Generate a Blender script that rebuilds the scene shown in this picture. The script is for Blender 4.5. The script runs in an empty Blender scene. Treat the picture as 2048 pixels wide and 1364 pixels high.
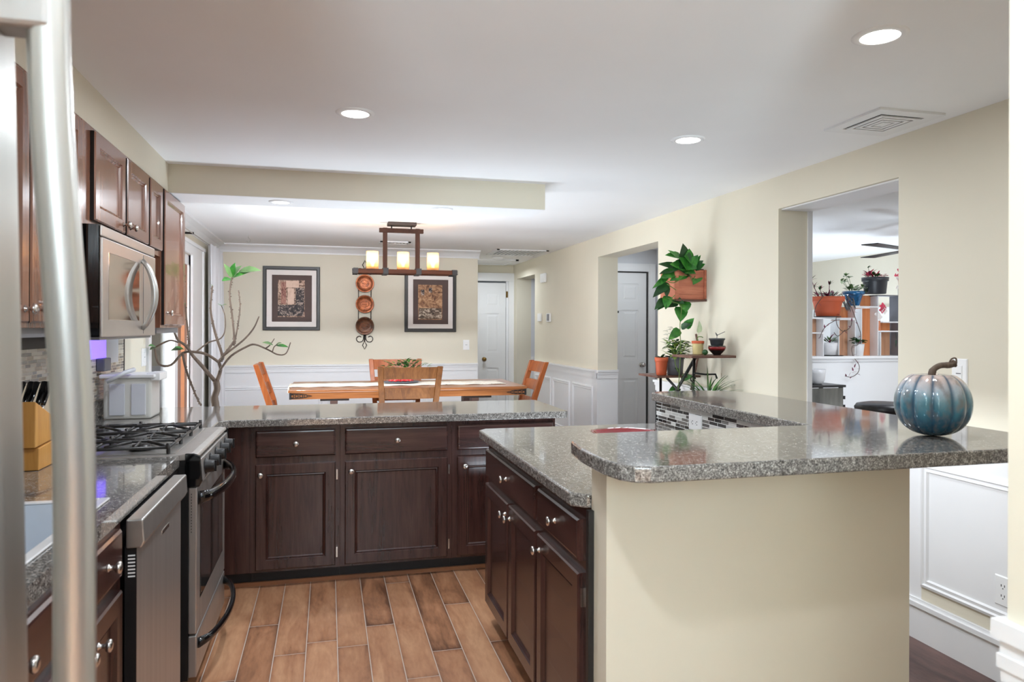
import bpy, bmesh, math, random
from mathutils import Vector, Matrix
random.seed(7)
# ------------------------------------------------------------------ camera, world, lights, exposure
S = bpy.context.scene
COL = S.collection
F_PX, YAW, CAM_H, V0, ROLL = 1435.0, math.atan(368/1435.0), 1.398, 656.5, 0.003
cd = bpy.data.cameras.new('camera'); cam = bpy.data.objects.new('camera', cd); COL.objects.link(cam)
cd.sensor_width = 36; cd.lens = 36*F_PX/2048; cd.shift_y = (V0-682)/2048.0; cd.clip_start = 0.05; cd.clip_end = 200
cam.location = (0, 0, CAM_H)
cam.rotation_mode = 'QUATERNION'
cam.rotation_quaternion = (Matrix.Rotation(-YAW, 3, 'Z') @ Matrix.Rotation(math.pi/2, 3, 'X') @ Matrix.Rotation(ROLL, 3, 'Z')).to_quaternion()
cd.dof.use_dof = True; cd.dof.focus_distance = 3.8; cd.dof.aperture_fstop = 5.6
S.camera = cam
W = bpy.data.worlds.new('world'); S.world = W; W.use_nodes = True
W.node_tree.nodes['Background'].inputs[0].default_value = (0.87, 0.97, 1.05, 1)
W.node_tree.nodes['Background'].inputs[1].default_value = 0.2
S.view_settings.view_transform = 'Standard'; S.view_settings.look = 'None'
S.view_settings.gamma = 1; S.view_settings.use_curve_mapping = False
S.view_settings.exposure = 0.32
S.cycles.use_denoising = True
S.cycles.max_bounces = 10; S.cycles.diffuse_bounces = 6; S.cycles.glossy_bounces = 5
S.cycles.sample_clamp_indirect = 6
K = dict(rearup=800, aisle=4, dinup=29, barup=1.2, bardown=6.5, down=6.5, shadow=14.0, soffit=5.0, bulb=.7, side=20.0, hall=7.0, nook=3.0, door=72, liv=8, livback=34, beam=18, livfront=9)
def arealight(name, loc, power, size, rot=(0, 0, 0), col=(.90, .975, 1.05), spread=math.pi, shape='DISK', size_y=None):
    l = bpy.data.lights.new(name, 'AREA'); l.energy = power; l.shape = shape; l.size = size; l.color = col; l.spread = spread
    if size_y: l.size_y = size_y
    o = bpy.data.objects.new(name, l); o.location = loc; o.rotation_euler = rot; COL.objects.link(o); return o

# ------------------------------------------------------------------ pixel to point (to read places off the photograph)
_c, _s = math.cos(YAW), math.sin(YAW)
def _ray(u, v):
    x = u-1024; y = v-V0; x, y = x+ROLL*y, y-ROLL*x
    a = x/F_PX; return (a*_c+_s, -a*_s+_c, -y/F_PX)
def PX(u, v, X):
    r = _ray(u, v); t = X/r[0]; return Vector((X, r[1]*t, CAM_H+r[2]*t))
def PY(u, v, Y):
    r = _ray(u, v); t = Y/r[1]; return Vector((r[0]*t, Y, CAM_H+r[2]*t))

# ------------------------------------------------------------------ materials
def lin(c):
    return tuple((x/255/12.92 if x/255 <= 0.04045 else ((x/255+0.055)/1.055)**2.4) for x in c[:3])+(1,)
class NT:
    def __init__(s, name):
        s.m = bpy.data.materials.new(name); s.m.use_nodes = True; s.t = s.m.node_tree
        s.b = s.t.nodes['Principled BSDF']
    def n(s, typ, **kw):
        x = s.t.nodes.new(typ)
        for k, v in kw.items(): setattr(x, k, v)
        return x
    def l(s, a, b): s.t.links.new(a, b)
    def coord(s, scale=(1, 1, 1), rot=(0, 0, 0), loc=(0, 0, 0), kind='Object'):
        tc = s.n('ShaderNodeTexCoord'); mp = s.n('ShaderNodeMapping')
        mp.inputs['Scale'].default_value = scale; mp.inputs['Rotation'].default_value = rot; mp.inputs['Location'].default_value = loc
        s.l(tc.outputs[kind], mp.inputs[0]); return mp.outputs[0]
    def noise(s, vec, scale=5, detail=3, rough=.5, dist=0):
        x = s.n('ShaderNodeTexNoise'); x.inputs['Scale'].default_value = scale; x.inputs['Detail'].default_value = detail
        x.inputs['Roughness'].default_value = rough; x.inputs['Distortion'].default_value = dist
        if vec is not None: s.l(vec, x.inputs['Vector'])
        return x.outputs['Fac']
    def ramp(s, fac, stops, interp='LINEAR'):
        r = s.n('ShaderNodeValToRGB'); r.color_ramp.interpolation = interp
        e = r.color_ramp.elements
        while len(e) < len(stops): e.new(.5)
        for i, (p, c) in enumerate(stops): e[i].position = p; e[i].color = lin(c)
        s.l(fac, r.inputs[0]); return r.outputs[0]
    def bump(s, h, strength=.2, dist=.01):
        b = s.n('ShaderNodeBump'); b.inputs['Strength'].default_value = strength; b.inputs['Distance'].default_value = dist
        s.l(h, b.inputs['Height']); s.l(b.outputs[0], s.b.inputs['Normal'])
    def math(s, op, a, b=None, c=None):
        m = s.n('ShaderNodeMath', operation=op)
        for i, x in enumerate((a, b, c)):
            if x is None: continue
            if isinstance(x, (int, float)): m.inputs[i].default_value = x
            else: s.l(x, m.inputs[i])
        return m.outputs[0]
    def mix(s, f, a, b, mode='MIX'):
        m = s.n('ShaderNodeMix', data_type='RGBA', blend_type=mode)
        for i, x in ((0, f), (6, a), (7, b)):
            if isinstance(x, (int, float)): m.inputs[i].default_value = x
            elif isinstance(x, tuple): m.inputs[i].default_value = x if len(x) == 4 else lin(x)
            else: s.l(x, m.inputs[i])
        return m.outputs[2]
def M(name, col, rough=.5, metal=0, var=.06, scale=6, bump=0, bscale=60, coat=0, spec=.5, stretch=(1, 1, 1), **kw):
    n = NT(name); v = n.coord(stretch)
    f = n.noise(v, scale)
    a = tuple(max(0, x*(1-var)) for x in col); b = tuple(min(255, x*(1+var)) for x in col)
    n.l(n.ramp(f, [(.3, a), (.7, b)]), n.b.inputs['Base Color'])
    n.b.inputs['Roughness'].default_value = rough; n.b.inputs['Metallic'].default_value = metal
    n.b.inputs['Specular IOR Level'].default_value = spec; n.b.inputs['Coat Weight'].default_value = coat
    if bump: n.bump(n.noise(v, bscale, 2), bump, .002)
    for k, x in kw.items(): n.b.inputs[k.replace('_', ' ')].default_value = x
    return n.m
def wood(name, dark, mid, light, rough=.3, axis='Z', scale=9, bump=.05, coat=0, spec=.5):
    n = NT(name); st = {'X': (.07, 1, 1), 'Y': (1, .07, 1), 'Z': (1, 1, .07)}[axis]
    v = n.coord(st); f = n.noise(v, scale, 5, .6, 1.5); g = n.noise(v, scale*9, 2)
    h = n.math('ADD', n.math('MULTIPLY', f, .75), n.math('MULTIPLY', g, .25))
    n.l(n.ramp(h, [(.3, dark), (.5, mid), (.7, light)]), n.b.inputs['Base Color'])
    n.b.inputs['Roughness'].default_value = rough; n.b.inputs['Coat Weight'].default_value = coat
    n.b.inputs['Specular IOR Level'].default_value = spec
    if bump: n.bump(h, bump, .004)
    return n.m
def emis(name, col, strength):
    n = NT(name); n.b.inputs['Base Color'].default_value = lin(col); n.b.inputs['Emission Color'].default_value = lin(col)
    n.b.inputs['Emission Strength'].default_value = strength; return n.m
def granite(name):
    n = NT(name); v = n.coord()
    a = n.noise(v, 260, 2, .6); b = n.noise(v, 90, 3, .6); c = n.noise(v, 5, 2)
    h = n.math('ADD', n.math('MULTIPLY', a, .6), n.math('MULTIPLY', b, .4))
    n.l(n.ramp(h, [(.36, (50, 47, 45)), (.48, (108, 104, 100)), (.56, (144, 140, 135)), (.68, (214, 210, 205))]), n.b.inputs['Base Color'])
    n.b.inputs['Roughness'].default_value = .09; n.b.inputs['Specular IOR Level'].default_value = .7
    n.b.inputs['Coat Weight'].default_value = .4; n.b.inputs['Coat Roughness'].default_value = .04
    return n.m
def planks(name, cols, w=.132, L=1.1, grout=(196, 180, 168), gw=.0022, rough=.35):
    n = NT(name); tc = n.n('ShaderNodeTexCoord'); sx = n.n('ShaderNodeSeparateXYZ'); n.l(tc.outputs['Object'], sx.inputs[0])
    X = n.math('DIVIDE', n.math('ADD', sx.outputs[0], 20.02), w); row = n.math('FLOOR', X); fx = n.math('FRACT', X)
    wn = n.n('ShaderNodeTexWhiteNoise', noise_dimensions='1D'); n.l(row, wn.inputs['W'])
    Y = n.math('ADD', n.math('DIVIDE', n.math('ADD', sx.outputs[1], 20.0), L), wn.outputs['Value'])
    cy = n.math('FLOOR', Y); fy = n.math('FRACT', Y)
    cb = n.n('ShaderNodeCombineXYZ'); n.l(row, cb.inputs[0]); n.l(cy, cb.inputs[1])
    w2 = n.n('ShaderNodeTexWhiteNoise', noise_dimensions='2D'); n.l(cb.outputs[0], w2.inputs['Vector'])
    ox = n.n('ShaderNodeCombineXYZ'); n.l(n.math('MULTIPLY', w2.outputs['Value'], 37.0), ox.inputs[2])
    mp = n.n('ShaderNodeMapping'); mp.inputs['Scale'].default_value = (1, .22, 1); n.l(tc.outputs['Object'], mp.inputs[0])
    va = n.n('ShaderNodeVectorMath', operation='ADD'); n.l(mp.outputs[0], va.inputs[0]); n.l(ox.outputs[0], va.inputs[1])
    f = n.noise(va.outputs[0], 11, 5, .6, .8); f2 = n.noise(va.outputs[0], 70, 3)
    # darker scraped edges of each board
    ex = n.math('MULTIPLY', n.math('ABSOLUTE', n.math('SUBTRACT', fx, .5)), 2.0)
    e = n.math('MULTIPLY', n.math('POWER', ex, 5.0), .16)
    ey = n.math('MULTIPLY', n.math('ABSOLUTE', n.math('SUBTRACT', fy, .5)), 2.0)
    e2 = n.math('MULTIPLY', n.math('POWER', ey, 24.0), .16)
    h = n.math('ADD', n.math('MULTIPLY', f, .62), n.math('MULTIPLY', f2, .2))
    h = n.math('ADD', h, n.math('MULTIPLY', n.math('SUBTRACT', w2.outputs['Value'], .5), .24))
    h = n.math('ADD', h, .09)
    h = n.math('SUBTRACT', n.math('SUBTRACT', h, e), e2)
    colr = n.ramp(h, [(.25, cols[0]), (.45, cols[1]), (.68, cols[2])])
    g1 = n.math('GREATER_THAN', n.math('ABSOLUTE', n.math('SUBTRACT', fx, .5)), .5-gw/w*.9)
    g2 = n.math('GREATER_THAN', n.math('ABSOLUTE', n.math('SUBTRACT', fy, .5)), .5-gw/L*.9)
    g = n.math('MAXIMUM', g1, g2)
    n.l(n.mix(g, colr, grout), n.b.inputs['Base Color'])
    n.b.inputs['Roughness'].default_value = rough
    n.bump(n.math('SUBTRACT', f2, g), .15, .003)
    return n.m
def mosaic(name, cols, grout, axis='X', rowh=.0155, L=.075, rough=.15):
    """thin staggered strips; axis = wall normal"""
    n = NT(name); tc = n.n('ShaderNodeTexCoord'); sx = n.n('ShaderNodeSeparateXYZ'); n.l(tc.outputs['Object'], sx.inputs[0])
    u = sx.outputs[1] if axis == 'X' else sx.outputs[0]
    Z = n.math('DIVIDE', n.math('ADD', sx.outputs[2], 5.0), rowh); row = n.math('FLOOR', Z); fz = n.math('FRACT', Z)
    wn = n.n('ShaderNodeTexWhiteNoise', noise_dimensions='1D'); n.l(row, wn.inputs['W'])
    U = n.math('ADD', n.math('DIVIDE', n.math('ADD', u, 20.0), n.math('ADD', n.math('MULTIPLY', wn.outputs['Value'], L*.9), L*.6)), n.math('MULTIPLY', wn.outputs['Value'], 7.3))
    cu = n.math('FLOOR', U); fu = n.math('FRACT', U)
    cb = n.n('ShaderNodeCombineXYZ'); n.l(row, cb.inputs[0]); n.l(cu, cb.inputs[1])
    w2 = n.n('ShaderNodeTexWhiteNoise', noise_dimensions='2D'); n.l(cb.outputs[0], w2.inputs['Vector'])
    k = len(cols); colr = n.ramp(w2.outputs['Value'], [(i/k, c) for i, c in enumerate(cols)], 'CONSTANT')
    g = n.math('MAXIMUM', n.math('GREATER_THAN', n.math('ABSOLUTE', n.math('SUBTRACT', fz, .5)), .42),
               n.math('GREATER_THAN', n.math('ABSOLUTE', n.math('SUBTRACT', fu, .5)), .482))
    n.l(n.mix(g, colr, grout), n.b.inputs['Base Color'])
    n.l(n.math('ADD', n.math('MULTIPLY', g, .6), rough), n.b.inputs['Roughness'])
    n.bump(n.math('SUBTRACT', 1.0, g), .3, .002)
    return n.m
def cloudy(name, stops, scale=8, detail=6, rough=.5, dist=1.0, stretch=(1, 1, 1), loc=(0, 0, 0), coat=0, metal=0):
    n = NT(name); v = n.coord(stretch, loc=loc); f = n.noise(v, scale, detail, .6, dist)
    n.l(n.ramp(f, stops), n.b.inputs['Base Color']); n.b.inputs['Roughness'].default_value = rough
    n.b.inputs['Coat Weight'].default_value = coat; n.b.inputs['Metallic'].default_value = metal
    return n.m

m = {}
m['wall'] = M('beige_paint', (222, 215, 197), .75, var=.01, scale=2, bump=.03)
m['ceil'] = M('ceiling_white', (243, 243, 244), .9, var=.006, scale=2)
m['white'] = M('white_trim_paint', (233, 233, 234), .38, var=.008, scale=3)
m['grayw'] = M('pale_grey_paint', (214, 215, 219), .7, var=.01)
m['esp'] = wood('espresso_wood', (42, 23, 20), (60, 35, 31), (76, 48, 42), .27, 'Z', 14, .03, coat=.15, spec=.6)
m['esph'] = wood('espresso_wood_sideways', (42, 23, 20), (60, 35, 31), (76, 48, 42), .27, 'X', 14, .03, coat=.15, spec=.6)
m['espy'] = wood('espresso_wood_along', (42, 23, 20), (60, 35, 31), (76, 48, 42), .27, 'Y', 14, .03, coat=.15, spec=.6)
m['upper'] = wood('espresso_wood_glare', (92, 58, 42), (130, 86, 66), (158, 112, 88), .24, 'Z', 12, .03, coat=.35, spec=.8)  # lighter copy of the espresso wood, glare put into the colour
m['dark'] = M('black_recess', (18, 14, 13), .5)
m['gran'] = granite('speckled_grey_stone')
m['steel'] = M('brushed_steel', (186, 182, 178), .4, .85, var=.03, scale=40, stretch=(1, 1, .02))
m['steel2'] = M('satin_steel', (196, 194, 190), .34, .9, var=.02, scale=30)
m['fridge'] = M('soft_steel', (200, 199, 194), .33, .85, var=.02, scale=20, stretch=(1, 1, .02))
m['nickel'] = M('brushed_nickel', (206, 202, 198), .25, 1, var=.02)
m['brass'] = M('aged_brass', (150, 120, 70), .3, 1)
m['black'] = M('gloss_black', (12, 12, 14), .08, coat=.5)
m['iron'] = M('cast_iron', (44, 42, 41), .38, .2, bump=.3)
m['satinb'] = M('satin_black', (26, 25, 26), .35)
m['floor'] = planks('wood_look_planks', [(104, 68, 48), (166, 116, 84), (198, 150, 114)])
m['floor2'] = planks('dark_laminate', [(70, 46, 42), (102, 73, 67), (122, 92, 84)], w=.19, L=1.3, grout=(70, 50, 46), gw=.001, rough=.3)
m['tileL'] = mosaic('warm_glass_mosaic', [(214, 205, 190), (168, 150, 130), (120, 112, 108), (196, 186, 172), (150, 145, 142), (222, 214, 200)], (226, 216, 200))
m['tileR'] = mosaic('grey_glass_mosaic', [(58, 54, 52), (206, 205, 202), (120, 116, 112), (40, 38, 38), (214, 212, 208), (90, 86, 84)], (232, 231, 228), rowh=.0165)
m['cream'] = M('cream_plaster', (232, 216, 190), .5)
m['oak'] = wood('honey_oak', (112, 64, 32), (146, 88, 46), (168, 110, 64), .3, 'X', 10, .03, coat=.2)
m['oakz'] = wood('honey_oak_upright', (138, 80, 38), (172, 108, 56), (194, 132, 76), .3, 'Z', 10, .03, coat=.2)
m['chair'] = wood('walnut_brown_chair', (66, 35, 13), (98, 58, 24), (120, 76, 38), .5, 'Z', 10, .03, spec=.15)
m['chairo'] = wood('orange_brown_chair', (118, 60, 30), (148, 80, 42), (170, 100, 58), .3, 'Z', 10, .03, spec=.25)
m['blockw'] = wood('amber_block_wood', (176, 118, 52), (206, 150, 78), (226, 176, 104), .35, 'Z', 7, .03)
m['runner'] = cloudy('cream_floral_cloth', [(.35, (232, 226, 212)), (.62, (226, 218, 204)), (.68, (150, 140, 124)), (.72, (224, 218, 206))], 26, 2, .9)
m['red'] = M('deep_red_glaze', (126, 14, 24), .1, coat=.8)
m['redcloth'] = cloudy('red_napkin', [(.35, (150, 14, 24)), (.55, (206, 40, 44)), (.7, (236, 120, 110))], 30, 2, .8)
m['slate'] = M('slate_tray', (96, 98, 106), .4)
m['leaf'] = cloudy('pothos_leaf', [(.3, (34, 92, 34)), (.55, (58, 128, 46)), (.75, (98, 158, 66))], 16, 3, .35)
m['leafd'] = M('dark_leaf', (32, 74, 34), .35, var=.25, scale=12)
m['leafl'] = M('light_leaf', (84, 112, 66), .4, var=.2, scale=12)
m['leafy'] = M('yellow_green_leaf', (150, 176, 70), .4, var=.2, scale=12)
m['leafp'] = M('purple_leaf', (118, 44, 74), .4, var=.3, scale=20)
m['leafpk'] = M('pink_petal', (206, 70, 96), .5, var=.2, scale=20)
m['leafw'] = M('pale_variegated_leaf', (200, 216, 180), .4, var=.1, scale=20)
m['bark'] = wood('grey_brown_bark', (70, 56, 48), (98, 82, 70), (122, 104, 90), .8, 'Z', 20, .3)
m['stem'] = M('twig', (86, 70, 60), .7, var=.15)
m['gstem'] = M('green_stem', (96, 120, 56), .6)
m['terra'] = M('terracotta', (196, 92, 56), .6, var=.05)
m['pgray'] = M('grey_pot_glaze', (112, 112, 118), .3)
m['pcream'] = M('cream_pot', (222, 206, 150), .35)
m['pdark'] = M('charcoal_pot', (52, 54, 58), .35)
m['pwhite'] = M('white_ceramic', (226, 226, 228), .2)
m['pblue'] = M('blue_glaze', (24, 88, 132), .12, var=.25, scale=40, coat=.5, bump=.4, bscale=30)
m['pgreen'] = M('green_glass_pot', (74, 104, 92), .15)
m['porange'] = M('orange_glass', (214, 132, 92), .15)
m['soil'] = M('soil', (46, 34, 28), .95, bump=.5)
m['crate'] = wood('reddish_planter_wood', (150, 82, 60), (182, 108, 82), (204, 134, 104), .45, 'X', 12, .1)
m['shelfw'] = wood('brown_shelf_board', (72, 46, 38), (104, 70, 58), (128, 92, 76), .5, 'X', 10, .1)
m['panelw'] = wood('pine_panel', (150, 104, 78), (186, 138, 106), (212, 168, 134), .5, 'Z', 7, .05)
m['panelo'] = wood('orange_pine_panel', (178, 102, 56), (208, 130, 78), (224, 156, 104), .5, 'Z', 7, .05)
m['blackf'] = M('charcoal_frame', (50, 48, 46), .4)
m['mat'] = M('ivory_mat', (238, 231, 226), .8, var=.01)
m['mat2'] = M('brown_mat', (92, 76, 72), .8, var=.04)
m['copper'] = cloudy('hammered_copper', [(.3, (92, 46, 24)), (.5, (138, 72, 36)), (.72, (172, 98, 52))], 18, 3, .35, metal=.5)
m['darkcop'] = cloudy('dark_copper', [(.3, (48, 32, 24)), (.5, (84, 52, 34)), (.72, (120, 74, 46))], 18, 3, .35, metal=.5)
m['iron2'] = M('wrought_iron', (40, 35, 33), .6, 0, spec=.2)
m['lampw'] = wood('lamp_beam_wood', (42, 21, 13), (62, 33, 20), (80, 44, 28), .7, 'X', 12, .08, spec=.12)
m['lampz'] = wood('lamp_post_wood', (38, 22, 16), (54, 33, 24), (68, 44, 34), .7, 'Z', 12, .08, spec=.12)
m['bronze'] = M('bronze_metal', (60, 48, 42), .6, 0, spec=.2)
m['curtain'] = M('white_curtain', (226, 227, 231), .9, var=.01)
m['plastic'] = M('white_plastic', (238, 238, 238), .3, var=.01)
m['lplast'] = M('grey_blue_plastic', (212, 215, 222), .3, var=.02)
m['slot'] = M('slot_dark', (50, 48, 48), .6)
m['cloth'] = M('grey_drape', (92, 90, 84), .8, var=.2, scale=12, stretch=(1, 1, .15))
m['stool'] = M('black_vinyl', (40, 39, 42), .35, var=.2, scale=30)
m['basin'] = M('pale_sink_enamel', (206, 214, 224), .3, var=.03)
m['backdrop'] = M('peach_backdrop', (160, 128, 110), .8, var=.05)
m['hang'] = M('stained_door_wood', (150, 98, 66), .4)
m['lamp'] = emis('lamp_lens', (255, 253, 248), 7)
m['lampdim'] = emis('soffit_lens', (255, 250, 240), 3)
m['filament'] = emis('bulb_glow', (255, 208, 150), 16)
m['glow'] = emis('violet_glow', (120, 96, 236), 1.6)
def glass(name, col=(235, 238, 240), rough=0.02, tr=1.0, alpha=1):
    n = NT(name); n.b.inputs['Base Color'].default_value = lin(col); n.b.inputs['Roughness'].default_value = rough
    n.b.inputs['Transmission Weight'].default_value = tr; n.b.inputs['IOR'].default_value = 1.45; return n.m
m['glass'] = glass('window_glass')
def clearglass(name, tint, extra=None, base=.06):
    n = NT(name); out = n.t.nodes['Material Output']; tr = n.n('ShaderNodeBsdfTransparent'); gl = n.n('ShaderNodeBsdfGlossy'); mx = n.n('ShaderNodeMixShader'); fr = n.n('ShaderNodeFresnel')
    fr.inputs[0].default_value = 1.45; tr.inputs[0].default_value = lin(tint); gl.inputs['Roughness'].default_value = .02
    n.l(fr.outputs[0], mx.inputs[0]); n.l(tr.outputs[0], mx.inputs[1]); n.l(gl.outputs[0], mx.inputs[2]); last = mx.outputs[0]
    if extra:
        tl = n.n('ShaderNodeBsdfTranslucent'); tl.inputs[0].default_value = lin(extra); m2 = n.n('ShaderNodeMixShader'); m2.inputs[0].default_value = .55
        n.l(last, m2.inputs[1]); n.l(tl.outputs[0], m2.inputs[2]); last = m2.outputs[0]
    n.l(last, out.inputs[0]); return n.m
m['glass'] = clearglass('clear_window_glass', (246, 248, 248))
m['shade'] = clearglass('seeded_glass', (255, 238, 220), (255, 226, 196))
m['clear'] = glass('frosted_plastic', (238, 238, 234), .3, .35)
m['ovenglass'] = M('oven_glass', (36, 34, 34), .06, coat=.6)
# microwave door mirror-like
m['mirror'] = M('mirrored_panel', (206, 196, 190), .06, 1, var=.01)
m['msteel'] = M('microwave_steel', (202, 196, 192), .3, .85, var=.01)
# pumpkin
def pumpkin_mat():
    n = NT('mottled_teal_glaze'); tc = n.n('ShaderNodeTexCoord'); sx = n.n('ShaderNodeSeparateXYZ'); n.l(tc.outputs['Object'], sx.inputs[0])
    v = n.coord((1, 1, .6)); f = n.noise(v, 14, 4, .6, 1.0); g = n.noise(v, 30, 3)
    at = n.math('ARCTAN2', sx.outputs[1], sx.outputs[0])
    rib = n.math('COSINE', n.math('MULTIPLY', at, 12.0))
    gro = n.math('POWER', n.math('MULTIPLY', n.math('SUBTRACT', 1.0, rib), .5), 7.0)
    zz = n.math('ADD', n.math('MULTIPLY', sx.outputs[2], -5.5), 1.02)
    h = n.math('ADD', n.math('MULTIPLY', f, .5), zz)
    base = n.ramp(h, [(.3, (206, 186, 178)), (.45, (176, 190, 202)), (.62, (110, 156, 172)), (.8, (58, 124, 146)), (.97, (40, 92, 116))])
    brown = n.mix(n.ramp(g, [(.46, (0, 0, 0)), (.62, (215, 215, 215))]), base, (128, 122, 120))
    n.l(n.mix(n.math('MULTIPLY', gro, .8), brown, (14, 74, 104)), n.b.inputs['Base Color'])
    n.b.inputs['Roughness'].default_value = .1; n.b.inputs['Coat Weight'].default_value = .8; n.b.inputs['Metallic'].default_value = .15
    n.bump(n.noise(v, 55, 2), .25, .004)
    return n.m
m['pump'] = pumpkin_mat()

# ------------------------------------------------------------------ mesh builder
def tagit(o, label=None, cat=None, group=None, kind=None):
    for k, v in (('label', label), ('category', cat), ('group', group), ('kind', kind)):
        if v: o[k] = v
    return o
def wloc(o):
    p = Vector(o.location)
    while o.parent: o = o.parent; p += Vector(o.location)
    return p
def empty(name, loc, label, cat, group=None, kind=None):
    o = bpy.data.objects.new(name, None); o.location = loc; o.empty_display_size = .05; COL.objects.link(o)
    return tagit(o, label, cat, group, kind)
AX = {'-Y': (Vector((1, 0, 0)), Vector((0, -1, 0))), '+Y': (Vector((-1, 0, 0)), Vector((0, 1, 0))),
      '+X': (Vector((0, 1, 0)), Vector((1, 0, 0))), '-X': (Vector((0, -1, 0)), Vector((-1, 0, 0)))}
class MB:
    def __init__(s): s.v = []; s.f = []; s.mi = []; s.sm = []
    def add(s, vs, fs, mi=0, sm=False):
        b = len(s.v); s.v += [Vector(v) for v in vs]
        for f in fs: s.f.append([i+b for i in f]); s.mi.append(mi); s.sm.append(sm)
        return s
    def box(s, x0, x1, y0, y1, z0, z1, mi=0):
        x0, x1 = sorted((x0, x1)); y0, y1 = sorted((y0, y1)); z0, z1 = sorted((z0, z1))
        vs = [(x, y, z) for z in (z0, z1) for y in (y0, y1) for x in (x0, x1)]
        return s.add(vs, [(0, 2, 3, 1), (4, 5, 7, 6), (0, 1, 5, 4), (2, 6, 7, 3), (0, 4, 6, 2), (1, 3, 7, 5)], mi)
    def hexa(s, b, t, mi=0):
        """bottom quad b (4 pts), top quad t"""
        return s.add(list(b)+list(t), [(3, 2, 1, 0), (4, 5, 6, 7), (0, 1, 5, 4), (1, 2, 6, 5), (2, 3, 7, 6), (3, 0, 4, 7)], mi)
    def prism(s, pts, z0, z1, mi=0, frame=None):
        """polygon pts extruded; frame = function (a,b,h) -> point"""
        fr = frame or (lambda a, b, h: (a, b, h)); n = len(pts)
        vs = [fr(a, b, z0) for a, b in pts]+[fr(a, b, z1) for a, b in pts]
        return s.add(vs, [tuple(range(n-1, -1, -1)), tuple(range(n, 2*n))]+[(i, (i+1) % n, (i+1) % n+n, i+n) for i in range(n)], mi)
    def tube(s, pts, r, n=8, mi=0, sm=True, cap=True, closed=False, sq=1.0):
        pts = [Vector(p) for p in pts]; k = len(pts)
        rs = r if isinstance(r, (list, tuple)) else [r]*k
        vs = []; prev = None
        for i, p in enumerate(pts):
            if closed: d = pts[(i+1) % k]-pts[i-1]
            else: d = pts[min(i+1, k-1)]-pts[max(i-1, 0)]
            d = d.normalized() if d.length > 1e-9 else Vector((0, 0, 1))
            if prev is None:
                a = Vector((0, 0, 1)) if abs(d.z) < .9 else Vector((1, 0, 0)); e1 = d.cross(a).normalized()
            else: e1 = (prev-d*prev.dot(d)).normalized()
            prev = e1; e2 = d.cross(e1)
            for j in range(n):
                t = 2*math.pi*j/n; vs.append(p+rs[i]*(e1*math.cos(t)+e2*math.sin(t)*sq))
        fs = []
        for i in range(k if closed else k-1):
            for j in range(n):
                a = i*n+j; b = i*n+(j+1) % n; c = ((i+1) % k)*n; fs.append((a, b, c+(j+1) % n, c+j))
        if cap and not closed: fs += [tuple(range(n-1, -1, -1)), tuple(range((k-1)*n, k*n))]
        return s.add(vs, fs, mi, sm)
    def cyl(s, p0, p1, r0, r1=None, n=20, mi=0, sm=True): return s.tube([p0, p1], [r0, r0 if r1 is None else r1], n, mi, sm)
    def lathe(s, c, prof, n=24, mi=0, axis=(0, 0, 1), sm=True, sx=1, sy=1, ring=False):
        """prof = [(r, h)...] around axis from c"""
        c = Vector(c); ax = Vector(axis).normalized()
        a = Vector((1, 0, 0)) if abs(ax.x) < .9 else Vector((0, 1, 0)); e1 = (a-ax*a.dot(ax)).normalized(); e2 = ax.cross(e1)
        vs = []
        for r, h in prof:
            for j in range(n):
                t = 2*math.pi*j/n; vs.append(c+ax*h+max(r, 1e-5)*(e1*math.cos(t)*sx+e2*math.sin(t)*sy))
        fs = [(i*n+j, i*n+(j+1) % n, (i+1)*n+(j+1) % n, (i+1)*n+j) for i in range(len(prof)-1) for j in range(n)]
        if ring: k = len(prof)-1; fs += [(k*n+j, k*n+(j+1) % n, (j+1) % n, j) for j in range(n)]
        else: fs += [tuple(range(n-1, -1, -1)), tuple(range((len(prof)-1)*n, len(prof)*n))]
        return s.add(vs, fs, mi, sm)
    def ball(s, c, r, n=14, mi=0, sx=1, sy=1, sz=1):
        prof = [(r*math.sin(math.pi*i/8), -r*sz*math.cos(math.pi*i/8)) for i in range(9)]
        return s.lathe(c, prof, n, mi, sx=sx, sy=sy)
    def panel(s, face, w, u0, u1, v0, v1, prof, mi=0, side=None):
        """nested rectangle profile: prof = [(inset, height)...] on a plane facing `face` at distance w; u is the world X or Y range"""
        U, N = AX[face]; sg = 1 if (U.x+U.y) > 0 else -1
        a0, a1 = (u0, u1) if sg > 0 else (-u1, -u0)
        base = N*(w*(N.x+N.y)); vs = []
        for ins, h in prof:
            for (uu, vv) in ((a0+ins, v0+ins), (a1-ins, v0+ins), (a1-ins, v1-ins), (a0+ins, v1-ins)):
                vs.append(base+U*uu+Vector((0, 0, vv))+N*h)
        k = len(prof)
        fs = [(i*4+j, i*4+(j+1) % 4, (i+1)*4+(j+1) % 4, (i+1)*4+j) for i in range(k-1) for j in range(4)]
        fs += [(3, 2, 1, 0), tuple(range((k-1)*4, k*4))]
        s.add(vs, fs, mi)
        if side is not None:
            for j in range(4): s.mi[len(s.mi)-len(fs)+j] = side
        return s
    def leaf(s, base, d, up, L, Wd, mi=0, droop=.25, fold=.18, shape='heart'):
        base = Vector(base); d = Vector(d).normalized(); up = Vector(up); side = d.cross(up)
        if side.length < 1e-4: side = d.cross(Vector((1, .3, 0)))
        side.normalize(); up = side.cross(d)
        W = {'heart': [(0, .15), (.1, .8), (.3, 1), (.55, .82), (.8, .42), (1, 0)], 'lance': [(0, .1), (.2, .75), (.45, 1), (.7, .7), (.88, .3), (1, 0)],
             'round': [(0, .3), (.15, .85), (.4, 1.05), (.65, 1), (.88, .6), (1, .1)]}[shape]
        vs = []
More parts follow.
